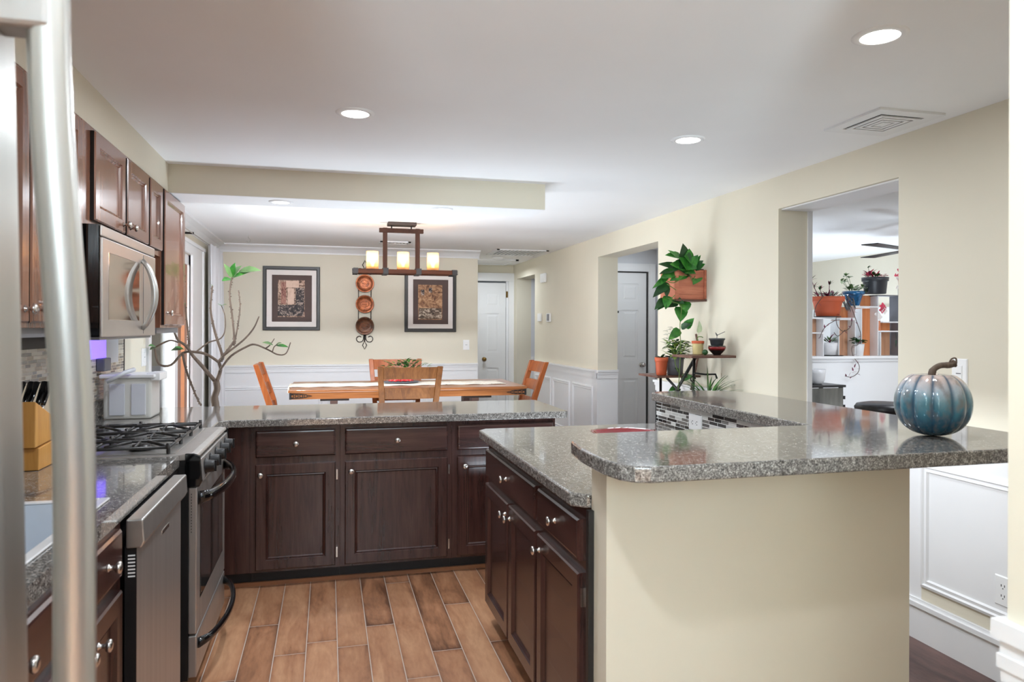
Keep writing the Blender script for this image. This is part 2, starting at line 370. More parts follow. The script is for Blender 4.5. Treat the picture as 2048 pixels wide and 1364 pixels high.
        for t, w in W:
            c = base+d*(L*t)-up*(droop*L*t*t); vs += [c+side*(Wd*.5*w)+up*(fold*Wd*w), c, c-side*(Wd*.5*w)+up*(fold*Wd*w)]
        fs = []
        for i in range(len(W)-1):
            a = i*3; fs += [(a, a+1, a+4, a+3), (a+1, a+2, a+5, a+4)]
        return s.add(vs, fs, mi, True)
    def build(s, name, mats, parent=None, label=None, cat=None, group=None, kind=None, bevel=0, seg=2, solid=0, subsurf=0, origin=None, fix=True):
        if not isinstance(mats, (list, tuple)): mats = [mats]
        if parent is not None: off = wloc(parent)
        elif origin is not None: off = Vector(origin)
        else:
            xs = [v.x for v in s.v]; ys = [v.y for v in s.v]; zs = [v.z for v in s.v]
            off = Vector(((min(xs)+max(xs))/2, (min(ys)+max(ys))/2, min(zs)))
            if kind == 'structure' or origin == 0: off = Vector((0, 0, 0))
        me = bpy.data.meshes.new(name); me.from_pydata([tuple(v-off) for v in s.v], [], s.f)
        for p, i, sm in zip(me.polygons, s.mi, s.sm): p.material_index = i; p.use_smooth = sm
        for x in mats: me.materials.append(m[x] if isinstance(x, str) else x)
        if fix:
            bm = bmesh.new(); bm.from_mesh(me); bmesh.ops.recalc_face_normals(bm, faces=bm.faces); bm.to_mesh(me); bm.free()
        o = bpy.data.objects.new(name, me); COL.objects.link(o)
        if parent is not None: o.parent = parent
        else: o.location = off
        if bevel:
            md = o.modifiers.new('bevel', 'BEVEL'); md.width = bevel; md.segments = seg; md.limit_method = 'ANGLE'; md.angle_limit = math.radians(40)
        if solid: md = o.modifiers.new('solid', 'SOLIDIFY'); md.thickness = solid; md.offset = 0
        if subsurf: md = o.modifiers.new('sub', 'SUBSURF'); md.levels = md.render_levels = subsurf
        return tagit(o, label, cat, group, kind)
def copy_tree(o, loc=None, rotz=None, parent=None, label=None):
    c = o.copy(); COL.objects.link(c); c.parent = parent
    if loc is not None: c.location = loc
    if rotz is not None: c.rotation_euler = (0, 0, rotz)
    if label: c['label'] = label
    for ch in list(o.children): copy_tree(ch, parent=c)
    return c
def B(x0, x1, y0, y1, z0, z1): return MB().box(x0, x1, y0, y1, z0, z1)
def smooth_path(pts, k=4):
    """Catmull-Rom through points"""
    pts = [Vector(p) for p in pts]; out = []
    for i in range(len(pts)-1):
        p0 = pts[max(i-1, 0)]; p1 = pts[i]; p2 = pts[i+1]; p3 = pts[min(i+2, len(pts)-1)]
        for j in range(k):
            t = j/k; out.append(.5*((2*p1)+(p2-p0)*t+(2*p0-5*p1+4*p2-p3)*t*t+(3*p1-p0-3*p2+p3)*t**3))
    out.append(pts[-1]); return out

CEIL = 2.31; XL, XR, YB = -1.18, 2.60, 8.35
# ------------------------------------------------------------------ structure: floors, ceilings, walls
B(-1.4, 1.75, -5.2, 4.9, -.05, 0).build('floor', 'floor', kind='structure')
MB().box(1.75, 7, -5.2, 4.9, -.05, 0).box(-1.4, 7, 4.9, 10.4, -.05, 0).build('floor_dining', 'floor2', kind='structure')
MB().box(-1.4, 2.62, -5.2, 10.4, CEIL, CEIL+.08).box(2.62, 7, -5.2, 10.4, CEIL, CEIL+.08).build('ceiling', 'ceil', kind='structure')
# left wall with the sliding door opening
D0, D1, DZ = 5.33, 7.36, 2.04
MB().box(XL-.15, XL, -5.2, D0, 0, CEIL).box(XL-.15, XL, D1, YB+.15, 0, CEIL).box(XL-.15, XL, D0, D1, DZ, CEIL).build('wall_left', 'wall', kind='structure')
B(XL-.15, 1.72, YB, YB+.15, 0, CEIL).build('wall_back', 'wall', kind='structure')
# right wall: near piece, opening to the living room, piece with plants, opening to the nook, far piece, doorway near the end of the hall
OH = 2.115; TH = .21
w = MB()
w.box(XR, XR+TH, .85, 2.82, 0, CEIL).box(XR, XR+TH, 2.82, 3.75, OH, CEIL).box(XR, XR+TH, 3.75, 5.36, 0, CEIL)
w.box(XR, XR+TH, 5.36, 6.70, OH-.005, CEIL).box(XR, XR+TH, 6.70, 8.95, 0, CEIL).box(XR, XR+TH, 8.95, 9.86, 2.10, CEIL).box(XR, XR+TH, 9.86, 10.2, 0, CEIL)
w.build('wall_right', 'wall', kind='structure')
B(.98, 2.81, .66, .85, 0, CEIL).build('wall_near', 'wall', kind='structure')
# white lining on the living-room opening
MB().box(XR+TH-.012, XR+TH+.02, 3.742, 3.83, 0, OH).box(XR+.02, XR+TH+.02, 2.82, 3.75, OH-.008, OH).build('trim_1', 'white', kind='structure')
# hall end wall and door, hall left side
MB().box(1.5, 2.6, 10.06, 10.2, 2.19, CEIL).box(1.5, 1.72, 10.06, 10.2, 0, 2.19).build('wall_end', 'wall', kind='structure')
B(1.57, 1.72, YB+.15, 10.06, 0, CEIL).build('wall_hall', 'wall', kind='structure')
B(1.72, 2.6, 10.5, 10.6, 0, CEIL).build('wall_closet', 'grayw', kind='structure')
# room behind the hall doorway
MB().box(XR+TH, 4.2, 9.86, 9.98, 0, CEIL).box(3.75, 3.9, 7.8, 9.9, 0, CEIL).build('wall_bedroom', 'grayw', kind='structure')
MB().box(2.82, 3.74, 9.83, 9.86, .93, .99).box(2.82, 3.74, 9.845, 9.86, 0, .93).box(3.05, 3.13, 9.82, 9.86, 0, 2.0).build('trim_2', 'white', kind='structure')
# nook behind the second opening
MB().box(XR+TH, 2.84, 7.6, 7.72, 0, CEIL).box(2.84, 3.56, 7.6, 7.72, 2.05, CEIL).box(3.56, 3.75, 7.6, 7.72, 0, CEIL).box(3.66, 3.75, 5.1, 7.6, 0, CEIL).build('wall_nook', 'grayw', kind='structure')
# living room: long side wall, far wall, half wall with cap
B(6.4, 6.55, -1.6, 9.2, 0, CEIL).build('wall_living', 'wall', kind='structure')
B(3.75, 6.4, 9.0, 9.2, 0, CEIL).build('wall_living_end', 'wall', kind='structure')
B(6.36, 6.4, 6.05, 9.0, 0, 1.66).build('trim_3', 'white', kind='structure')
MB().box(3.76, 6.1, 5.92, 6.04, 0, 1.115).build('wall_half', 'white', kind='structure')
MB().box(3.76, 6.12, 5.86, 6.10, 1.115, 1.14).box(3.76, 6.11, 5.895, 5.92, 1.085, 1.115).build('trim_4', 'white', kind='structure', bevel=.004)
# soffit above the wall cabinets and dropped beam above the peninsula
B(XL, -.865, .2, 4.35, 2.153, CEIL).build('ceiling_soffit', 'wall', kind='structure')
MB().box(XL, 1.33, 4.352, 4.655, 2.150, CEIL).box(XL+.001, 1.329, 4.354, 4.654, 2.147, 2.150, 1).build('ceiling_beam', ['wall', 'ceil'], kind='structure')
# crown moulding
cr = MB()
CP = [(0, 0), (.095, 0), (.095, -.012), (.075, -.02), (.045, -.035), (.02, -.062), (.012, -.075), (.012, -.088), (0, -.088)]
cr.prism(CP, 4.66, YB, frame=lambda a, b, h: (XL+a, h, CEIL+b))
cr.prism(CP, XL, 1.735, frame=lambda a, b, h: (h, YB-a, CEIL+b))
cr.build('trim_5', 'white', kind='structure')
# wainscot and rails
def wains(mb, face, w, u0, u1, panels, top=.955, base=.15, pz=(.25, .815)):
    """white board, rail, baseboard on a wall plane; face +/-"""
    sgn = -1 if face[0] == '-' else 1
    def bx(u0, u1, d, z0, z1):
        if face[1] == 'X': mb.box(w, w+sgn*d, u0, u1, z0, z1)
        else: mb.box(u0, u1, w, w+sgn*d, z0, z1)
    bx(u0, u1, .012, 0, top)
    bx(u0, u1, .022, top-.055, top-.012); bx(u0, u1, .03, top-.012, top+.012); bx(u0, u1, .045, top+.012, top+.03)
    bx(u0, u1, .024, 0, base); bx(u0, u1, .034, base, base+.02); bx(u0, u1, .022, base+.02, base+.035)
    for a, b in panels:
        mb.panel(face, w+sgn*.012, a, b, pz[0], pz[1], [(0, 0), (.002, .012), (.014, .016), (.02, .008), (.034, .011), (.04, .001)])
t = MB(); wains(t, '-Y', YB, XL, 1.72, [(-1.12, -.06), (0.0, 1.0), (1.06, 1.64)], pz=(.25, .75)); t.build('trim_6', 'white', kind='structure')
t = MB(); wains(t, '-X', XR, 6.70, 8.95, [(6.80, 7.41), (7.51, 8.12), (8.2, 8.85)])
wains(t, '-Y', 6.70, XR-.012, XR+TH, [])
t.build('trim_7', 'white', kind='structure')
t = MB(); wains(t, '-X', XR, .85, 2.82, [(1.70, 2.665)], pz=(.245, .80)); t.build('trim_8', 'white', kind='structure')
B(XR-.014, XR-.0125, 1.70, 2.665, .187, .243).build('wall_strip', 'wall', kind='structure')
t = MB(); wains(t, '-X', XR, 3.75, 5.36, []); t.build('trim_9', 'white', kind='structure')
# near wall rail and base
t = MB()
for d, z0, z1 in ((.006, .875, .895), (.010, .895, .915), (.007, .915, .938), (.015, .938, .966), (.006, .12, .14)):
    t.box(.98-d, 2.0, .66-d, .85+d, z0, z1)
t.box(.966, 2.0, .64, .864, 0, .12)
t.build('trim_10', 'white', kind='structure')

# doors of the house
def sixpanel(mb, face, w, u0, u1, z0, z1, depth=.04):
    sgn = -1 if face[0] == '-' else 1
    def R(a, b, c, d): mb.panel(face, w, a, b, c, d, [(0, .0), (.012, -.007), (.02, -.007), (.04, .0)])
    U0, U1 = u0, u1; H = z1-z0; Wd = u1-u0
    if face[1] == 'Y': mb.box(u0, u1, w-sgn*.006, w-sgn*depth, z0, z1)
    else: mb.box(w-sgn*.006, w-sgn*depth, u0, u1, z0, z1)
    st = .11*Wd/.76; mid = .1*Wd/.76; pw = (Wd-2*st-mid)/2
    zs = [(z0+.22, z0+.82), (z0+1.04, z0+1.6), (z0+1.70, z0+1.90)]
    cuts_u = [(u0+st, u0+st+pw), (u1-st-pw, u1-st)]
    # stiles and rails as raised strips around the panels
    def strip(a, b, c, d):
        if face[1] == 'Y': mb.box(a, b, w, w-sgn*.01, c, d)
        else: mb.box(w, w-sgn*.01, a, b, c, d)
    strip(u0, u0+st, z0, z1); strip(u1-st, u1, z0, z1); strip(u0+st+pw, u1-st-pw, z0, z1)
    zz = [z0]+[q for p in zs for q in p]+[z1]
    for a, b in cuts_u:
        for i in range(0, len(zz), 2): strip(a, b, zz[i], zz[i+1])
        for c, d in zs: mb.panel(face, w-sgn*.009, a, b, c, d, [(0, 0), (.018, .001), (.04, .007), (.044, .007)])
def knobset(parent, p, n, mat, name='door_knob', r=.028):
    p = Vector(p)
    return MB().lathe(p, [(r*1.05, 0), (r*1.05, .006), (r*.4, .01), (r*.4, .03), (r*.8, .036), (r, .05), (r*.85, .064), (r*.4, .07)], 16, axis=n).build(name, mat, parent)
# hall door (at the end of the hall)
d2 = MB(); sixpanel(d2, '-Y', 10.06, 1.80, 2.485, 0.01, 2.05); DH = d2.build('door_1', 'white', kind='structure')
knobset(DH, (1.865+.30, 10.055, .955), (0, -1, 0), 'brass')
MB().box(2.487, 2.515, 10.05, 10.058, 1.84, 1.93).build('hinge', 'brass', DH)
t = MB().box(2.521, 2.599, 10.021, 10.06, 0, 2.074).box(1.72, 2.6, 10.02, 10.06, 2.075, 2.19).box(1.72, 1.79, 10.02, 10.06, 0, 2.08)
t.box(2.49, 2.52, 10.055, 10.13, 0, 2.08).build('trim_11', 'white', kind='structure')
B(2.486, 2.4925, 10.07, 10.1, 0, 1.7).build('trim_12', 'slot', kind='structure')
# nook door
d3 = MB(); sixpanel(d3, '-Y', 7.6, 2.84, 3.54, 0.01, 2.035); DN = d3.build('door_2', 'white', kind='structure')
knobset(DN, (3.485, 7.6, .985), (0, -1, 0), 'nickel')
MB().box(3.02, 3.20, 7.594, 7.602, 1.575, 1.60).build('coat_hook_strip', 'slot', DN)
t = MB()
for a, b, c, d in ((3.56, 3.645, 0, 2.14), (2.83, 3.56, 2.05, 2.14)): t.box(a, b, 7.575, 7.6, c, d); t.box(a+.01, b-.02 if b < 3.6 else b-.01, 7.565, 7.575, c, d-.012)
t.build('trim_13', 'white', kind='structure'); B(3.542, 3.558, 7.592, 7.60, 0, 2.05).build('trim_14', 'slot', kind='structure')
B(2.84, 3.56, 7.594, 7.6, 2.037, 2.05).build('trim_15', 'slot', kind='structure')

# sliding glass door in the left wall
WN = MB().box(XL-.12, XL-.02, D0, D0+.13, 0, DZ).build('window_1', 'pgray', kind='structure')
MB().box(XL-.12, XL-.02, 6.30, 6.42, 0, DZ).box(XL-.12, XL-.02, 6.90, D1, 0, DZ).box(XL-.12, XL-.02, D0+.13, D1, 1.95, DZ).box(XL-.12, XL-.02, D0+.13, D1, 0, .08).build('door_frame', 'white', WN)
MB().box(XL-.075, XL-.065, D0+.13, 6.30, .08, 1.95).build('pane', 'glass', WN)
MB().box(XL-.075, XL-.065, 6.42, 6.90, .08, 1.95).build('pane', 'glass', WN)
MB().box(XL-.062, XL-.03, 6.44, 6.60, .08, 1.95).box(XL-.062, XL-.03, 6.76, 6.88, .08, 1.95).box(XL-.062, XL-.03, 6.6, 6.76, 1.80, 1.95).build('stile', 'hang', WN)
t = MB()
t.box(XL, XL+.02, 6.86, 7.42, 0, 2.12).box(XL, XL+.02, 5.25, 6.86, DZ, 2.12).box(XL, XL+.035, 5.2, 7.45, 2.12, 2.15).box(XL, XL+.03, 7.36, 7.42, 0, 2.12).box(XL, XL+.02, 5.25, D0, 0, 2.12)
t.build('trim_16', 'white', kind='structure')
B(-3.6, -3.5, 2.5, 8.75, -.3, 2.6).box(-3.5, -1.34, 8.65, 8.75, -.3, 2.6).build('backdrop_outside', 'backdrop', label='peach coloured backdrop added outside the sliding glass door', cat='backdrop')  # invented backdrop, gives the glass the peach tint of its reflections
B(-3.6, -1.4, 2.5, 12, -.3, -.1).build('ground_outside', 'backdrop', kind='structure')
# curtain and rod
arealight('daylight_door', (XL-.8, 6.3, 1.25), K['door'], 1.6, (0, -math.radians(90), 0), (1, 1, 1), spread=math.radians(115), shape='RECTANGLE', size_y=1.7)
rod = empty('curtain_rod', (XL+.06, 7.0, 2.2), 'thin dark curtain rod above the sliding glass door', 'curtain rod')
MB().cyl((XL+.06, 6.2, 2.2), (XL+.06, 8.25, 2.2), .005, n=8).build('pole', 'steel2', rod)
for y in (6.6, 8.28): MB().box(XL, XL+.07, y-.004, y+.004, 2.192, 2.21).build('bracket', 'iron2', rod)
c = MB(); N = 90; vs = []; fs = []
for i in range(N+1):
    y = 7.44+i/N*.82
    for j in range(7):
        z = .03+(2.205-.03)*j/6; am = .028*(1-.45*j/6); vs.append((XL+.075+am*math.sin(i*.62+.3*math.sin(i*.17))+.012*math.sin(i*.23+j*.5), y, z))
for i in range(N):
    for j in range(6): a = i*7+j; fs.append((a, a+7, a+8, a+1))
c.add(vs, fs, 0, True).build('curtain', 'curtain', solid=.004, label='long white curtain hanging by the sliding glass door', cat='curtain')

# ------------------------------------------------------------------ recessed lights, vents, ceiling bits
def downlight(x, y, z, lab, grp, lens, power, r=.058):
    e = empty('recessed_light', (x, y, z-.006), lab, 'ceiling light', grp)
    MB().lathe((x, y, z-.006), [(r*1.0, .0), (r*1.25, 0), (r*1.42, .005), (r*1.42, .0065), (r*1.0, .0065)], 40, ring=True).build('trim_ring', 'ceil', e)
    MB().lathe((x, y, z-.0045), [(.001, 0), (r, 0), (r, .003), (.001, .003)], 40).build('lens', lens, e)
    arealight('downlight_glow', (x, y, z-.02), power, r*1.8)
    return e
downlight(1.657, 1.874, CEIL, 'round recessed ceiling light nearest the camera, above the bar', 'recessed kitchen ceiling lights', 'lamp', K['down'])
downlight(.11, 3.117, CEIL, 'round recessed ceiling light before the dropped beam, left of the other two', 'recessed kitchen ceiling lights', 'lamp', K['down']*2.2)
downlight(1.678, 3.139, CEIL, 'round recessed ceiling light between the near one and the hallway, right of the beam end', 'recessed kitchen ceiling lights', 'lamp', K['down'])
arealight('downlight_behind', (.08, .83, CEIL-.03), K['shadow'], .1)
arealight("fill_rear", (-1.0, -3.3, 0.8), K["rearup"], .8, (math.pi, 0, 0), (.78, .985, 1.11))  # added fill behind the camera, aimed up to brighten the ceiling
arealight("fill_dining", (.5, 5.25, .25), K["dinup"], 1.5, (math.pi, 0, 0), (.85, .98, 1.10), shape="RECTANGLE", size_y=.5)  # unseen uplight added behind the peninsula to brighten the dining area
arealight("fill_under_bar", (1.98, 2.6, 1.02), K["bardown"], .12, (0, -math.radians(35), 0), (.9, .97, 1.05), shape="RECTANGLE", size_y=1.0)  # no real lamp: hidden fill added under the bar for floor and wainscot
arealight("fill_living_back", (5.1, 6.9, .3), K["livback"], 1.0, (math.pi, 0, 0), (.85, .98, 1.10))  # added fill hidden low behind the half wall, for the far living wall
arealight("fill_aisle", (1.2, 3.69, .55), K["aisle"], .7, (math.pi, 0, 0), (.85, .98, 1.10), shape="RECTANGLE", size_y=.25)  # added uplight, out of view between island and peninsula
arealight("fill_bar", (2.36, 3.1, .8), K["barup"], .4, (math.pi, 0, 0), (.85, .98, 1.10), shape="RECTANGLE", size_y=.8)  # extra upward fill added out of sight behind the bar
arealight("fill_behind_beam", (.25, 4.67, 2.22), K["beam"], 1.9, (math.pi/2-.32, 0, 0), (.92, .97, 1.05), spread=math.radians(95), shape="RECTANGLE", size_y=.1)  # invented strip light hidden by the beam, fills the dining back wall
arealight("fill_living_front", (5.2, 4.1, 1.5), K["livfront"], 1.0, (math.pi/2, 0, 0), (.92, .97, 1.05))  # no window here: unseen fill added for the half wall and shelf
arealight("fill_living_low", (4.4, 5.2, .2), K["liv"], .8, (math.pi, 0, 0), (.85, .98, 1.10))  # upward fill added near the living room floor, hidden from view
for i, (x, lab) in enumerate(((-.274, 'small round light in the underside of the beam, near the wall cabinets'), (.692, 'small round light in the underside of the beam, above the chandelier'))):
    downlight(x, 4.485, 2.147, lab, 'small lights under the dropped beam', 'lampdim', K['soffit'], .05)
# ceiling air diffuser near the right wall
def diffuser(x0, x1, y0, y1, lab):
    e = empty('ceiling_vent', ((x0+x1)/2, (y0+y1)/2, CEIL-.012), lab, 'ceiling vent')
    f = MB(); h = CEIL
    def ring(a, b, z0, z1):
        f.box(x0+a, x1-a, y0+a, y0+b, z0, z1); f.box(x0+a, x1-a, y1-b, y1-a, z0, z1); f.box(x0+a, x0+b, y0+b, y1-b, z0, z1); f.box(x1-b, x1-a, y0+b, y1-b, z0, z1)
    ring(0, .055, h-.010, h)
    for a in (.066, .092, .118): ring(a, a+.016, h-.014, h-.009)
    q = .142; f.box(x0+q, x1-q, y0+q, y1-q, h-.014, h-.010)
    f.build('louvre_frame', 'white', e)
    B(x0+.05, x1-.05, y0+.05, y1-.05, h-.003, h-.0005).build('duct_shadow', 'slot', e)
diffuser(2.19, 2.52, 2.475, 2.82, 'square white louvred air vent in the ceiling beside the right wall')
def grille(x0, x1, y0, y1, lab, n=7, lip=.03):
    e = empty('ceiling_vent', ((x0+x1)/2, (y0+y1)/2, CEIL-.012), lab, 'ceiling vent')
    f = MB().box(x0, x1, y0, y0+lip, CEIL-.012, CEIL).box(x0, x1, y1-lip, y1, CEIL-.012, CEIL).box(x0, x0+lip, y0, y1, CEIL-.012, CEIL).box(x1-lip, x1, y0, y1, CEIL-.012, CEIL)
    for i in range(n):
        x = x0+lip+(x1-x0-2*lip)*(i+.5)/n; f.box(x-.01, x+.01, y0+lip, y1-lip, CEIL-.01, CEIL-.004)
    f.build('slats', 'white', e); B(x0+.02, x1-.02, y0+.02, y1-.02, CEIL-.002, CEIL-.0005).build('duct_shadow', 'pgray', e)
grille(.53, .85, 7.62, 7.80, 'small white slotted air vent in the dining ceiling behind the chandelier')
grille(1.88, 2.50, 8.02, 8.62, 'wide white return air grille in the hallway ceiling', 12)
MB().lathe((2.1, 8.95, CEIL-.035), [(.04, 0), (.06, .005), (.07, .02), (.072, .035)], 28).build('smoke_detector', 'plastic', label='round white smoke detector on the hallway ceiling past the grille', cat='smoke detector')
t = MB().box(1.75, 2.45, 9.2, 9.24, CEIL-.02, CEIL).box(1.75, 2.45, 9.86, 9.9, CEIL-.02, CEIL).box(1.75, 1.79, 9.2, 9.9, CEIL-.02, CEIL).box(2.41, 2.45, 9.2, 9.9, CEIL-.02, CEIL).box(1.79, 2.41, 9.24, 9.86, CEIL-.008, CEIL)
t.build('attic_hatch', 'white', label='white framed attic hatch in the ceiling at the end of the hallway', cat='hatch')
p = PY(497, 482, 7.6); hk = smooth_path([(p.x, 7.6, CEIL), (p.x, 7.6, CEIL-.02), (p.x+.015, 7.6, CEIL-.035), (p.x+.012, 7.6, CEIL-.055), (p.x-.008, 7.6, CEIL-.06), (p.x-.016, 7.6, CEIL-.045)])
MB().tube(hk, .0025, 6).build('ceiling_hook', 'nickel', label='small metal hook screwed into the dining ceiling', cat='hook')
arealight('fill_hall', (2.15, 9.3, 2.2), K['hall'], .3)  # added hallway fill without a fixture
arealight('fill_nook', (3.2, 6.95, 2.27), K['nook'], .7)  # fill put in to light the nook, no fixture modelled
arealight('fill_living_top', (4.6, 4.0, 2.25), K['side'], .8)  # added overhead fill for the living room, no fixture

# ------------------------------------------------------------------ kitchen cabinets
DOORP = [(0, 0), (0, .014), (.005, .019), (.052, .019), (.057, .012), (.062, .014), (.068, .007), (.069, .007)]
DRAWP = [(0, 0), (0, .012), (.006, .018), (.012, .019)]
def knob(parent, p, n, r=.016, mat='nickel'):
    return MB().lathe(p, [(r*.62, 0), (r*.62, .002), (r*.36, .005), (r*.34, .015), (r*.8, .019), (r, .024), (r*.92, .029), (r*.5, .032)], 20, axis=n).build('knob', mat, parent)
def cab_door(parent, face, w, u0, u1, z0, z1, kn=None, mat='esp', hinge=None, name='door', prof=None):
    up = mat == 'upper'; d = MB().panel(face, w, u0, u1, z0, z1, prof or DOORP, 0, 1 if up else None).build(name, [mat, 'dark'] if up else mat, parent)  # wall cabinet door edges coloured black for the shade in the gaps
    U, N = AX[face]; q = w+.019*(N.x+N.y)
    def P(u, z): return (q, u, z) if face[1] == 'X' else (u, q, z)
    if kn: knob(d, P(*kn), tuple(N))
    if hinge is not None:
        for z in (z0+.07, z1-.07):
            a, b = P(hinge-.004, z-.028), P(hinge+.004, z+.028); g = w; h = w+.012*(N.x+N.y)
            (MB().box(min(g, h), max(g, h), a[1], b[1], a[2], b[2]) if face[1] == 'X' else MB().box(a[0], b[0], min(g, h), max(g, h), a[2], b[2])).build('hinge', 'nickel', d)
    return d
# peninsula run (faces the camera)
YF = 4.04
def pen_unit(x0, x1, dx0, dx1, lab, kz, hinge):
    e = empty('base_cabinet', ((x0+x1)/2, 4.33, 0), lab, 'cabinet', 'peninsula base cabinets')
    MB().box(x0, x1, YF, 4.62, .09, .873).build('body', 'esp', e)
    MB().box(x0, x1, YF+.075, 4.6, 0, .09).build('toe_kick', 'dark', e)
    cab_door(e, '-Y', YF, dx0, dx1, .105, .668, (kz, .615), 'esp', hinge)
    cab_door(e, '-Y', YF, dx0, dx1, .705, .848, ((dx0+dx1)/2, .776), 'esph', name='drawer', prof=DRAWP)
    return e
pen_unit(-.40, .066, -.371, .042, 'narrow dark brown base cabinet of the peninsula, next to the range', -.345, .05)
pen_unit(.067, .685, .092, .658, 'wide dark brown base cabinet in the middle of the peninsula', .125, .667)
pen_unit(.686, 1.30, .714, 1.285, 'dark brown base cabinet at the free end of the peninsula, half behind the island', .755, None)
cf = empty('corner_cabinet', (-.8, 4.3, 0), 'plain dark brown corner base cabinet between the range and the peninsula doors', 'cabinet')
MB().box(-.535, -.401, YF+.004, 4.62, .09, .873).box(-1.17, -.56, 3.71, 4.62, .09, .873).box(-.56, -.535, YF+.004, 4.62, .09, .873).build('body', 'esp', cf)
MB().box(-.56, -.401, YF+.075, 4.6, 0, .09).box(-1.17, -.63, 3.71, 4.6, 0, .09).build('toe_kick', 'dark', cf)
MB().box(-.56, 1.30, YF+.058, YF+.0745, 0, .02).build('trim_17', 'hang', kind='structure')
# peninsula and corner counter
pc = MB().prism([(-1.18, 3.70), (-.54, 3.70), (-.54, 3.94), (-.50, 3.978), (1.345, 3.985), (1.365, 4.0), (1.365, 4.655), (1.345, 4.68), (-1.18, 4.72)], .874, .914)
pc = pc.build('peninsula_countertop', 'gran', bevel=.006, seg=3, label='long grey speckled countertop of the peninsula in front of the dining area', cat='countertop')
MB().box(-1.179, -1.16, 3.70, 4.69, .9145, 1.01).build('upstand', 'gran', pc)

# island
XF = .745
def isl_unit(y0, y1, drawer, doors, lab):
    e = empty('island_cabinet', (1.2, (y0+y1)/2, 0), lab, 'cabinet', 'island base cabinets')
    MB().box(XF, 1.64, y0, y1, .09, .873).build('body', 'esp', e)
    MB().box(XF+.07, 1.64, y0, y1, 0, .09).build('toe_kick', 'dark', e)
    cab_door(e, '-X', XF, drawer[0], drawer[1], .70, .825, ((drawer[0]+drawer[1])/2, .765), 'espy', name='drawer', prof=DRAWP)
    for a, b, k, hg in doors: cab_door(e, '-X', XF, a, b, .10, .665, (k, .615), 'esp', hg)
isl_unit(2.487, 3.345, (2.505, 3.335), [(2.905, 3.335, 2.935, None), (2.495, 2.885, 2.855, None)], 'dark brown island cabinet with one wide drawer over two doors')
isl_unit(1.972, 2.486, (2.035, 2.468), [(2.03, 2.468, 2.43, 2.022)], 'dark brown island cabinet with one drawer over a single door, beside the beige bar wall')
ic = MB().prism([(.735, 1.967), (1.645, 1.967), (1.645, 3.385), (.735, 3.385), (.697, 3.34), (.692, 2.005)], .874, .914)
ic.build('island_countertop', 'gran', bevel=.006, seg=3, label='lower grey speckled countertop on the island below the raised bar', cat='countertop')
# bar walls
MB().box(.745, 1.75, 1.85, 1.965, 0, 1.028).box(1.65, 1.75, 1.965, 3.40, 0, 1.028).build('wall_bar', 'wall', kind='structure')
B(.728, .745, 1.945, 1.965, 0, .872).build('trim_18', 'dark', kind='structure')
B(1.642, 1.65, 1.967, 3.40, .915, 1.028).build('wall_tiles', 'tileR', kind='structure')
B(1.640, 1.6495, 3.40, 3.408, .915, 1.028).build('trim_19', 'slot', kind='structure')
bp = [(.744, 1.567), (2.12, 1.575), (2.115, 3.25), (2.06, 3.40), (1.92, 3.46), (1.66, 3.44), (1.606, 3.385), (1.60, 2.13), (.80, 2.115), (.73, 2.07), (.688, 1.985), (.671, 1.86), (.669, 1.764), (.67, 1.676), (.683, 1.612), (.708, 1.58)]
MB().prism(bp, 1.03, 1.07).build('bar_countertop', 'gran', bevel=.006, seg=3, label='raised L-shaped grey speckled bar top carrying the blue pumpkin', cat='countertop')
# outlet on the bar tiles
def duplex(face, w, u, z, lab, cat='outlet', wd=.075, ht=.118, horizontal=False, gang=1):
    U, N = AX[face]; sg = (N.x+N.y); a, b = (ht, wd) if horizontal else (wd, ht)
    cpos = (w, u, z) if face[1] == 'X' else (u, w, z)
    e = empty('wall_outlet', cpos, lab, cat)
    MB().panel(face, w, u-a/2, u+a/2, z-b/2, z+b/2, [(0, 0), (0, .003), (.004, .006), (.006, .006)]).build('cover_plate', 'plastic', e)
    for k in (-1, 1):
        sl = MB()
        du, dz = (k*.02, 0) if horizontal else (0, k*.02)
        for o1 in (-.007, .007):
            x0, z0 = (u+du, z+dz+o1) if horizontal else (u+du+o1, z+dz+.002)
            hw, hh = (.0045, .0014) if horizontal else (.0014, .0045)
            sl.panel(face, w+.006*sg, x0-hw, x0+hw, z0-hh, z0+hh, [(0, 0), (0, .0008)])
        g = (u+du+(.009 if horizontal else 0), z+dz-(0 if horizontal else .009))
        sl.panel(face, w+.006*sg, g[0]-.002, g[0]+.002, g[1]-.002, g[1]+.002, [(0, 0), (0, .0008)])
        sl.build('socket', 'slot', e)
duplex('-X', 1.642, 2.99, .965, 'white double outlet turned sideways on the grey mosaic tiles of the bar', horizontal=True)
duplex('-X', XR-.012, 2.26, .365, 'white double outlet low on the white panelling beside the near wall corner')
def rocker(face, w, u, z, lab, wd=.075, ht=.118):
    U, N = AX[face]; sg = (N.x+N.y); cpos = (w, u, z) if face[1] == 'X' else (u, w, z)
    e = empty('light_switch', cpos, lab, 'light switch')
    MB().panel(face, w, u-wd/2, u+wd/2, z-ht/2, z+ht/2, [(0, 0), (0, .003), (.004, .006), (.006, .006)]).build('cover_plate', 'plastic', e)
    MB().panel(face, w+.006*sg, u-.017, u+.017, z-.034, z+.034, [(0, 0), (0, .001), (.003, .003), (.004, .003)]).build('rocker', 'plastic', e)
    MB().panel(face, w+.009*sg, u-.012, u+.012, z-.002, z+.002, [(0, 0), (0, .0006)]).build('indicator', 'pgray', e)
rocker('-X', XR, 2.478, 1.212, 'white dimmer switch on the beige wall behind the pumpkin', .078, .125)
rocker('-Y', YB, 1.583, 1.20, 'white light switch on the dining wall right of the picture')
rocker('+X', XL, 5.19, 1.20, 'white switch plate on the left wall behind the white dispenser', .11)

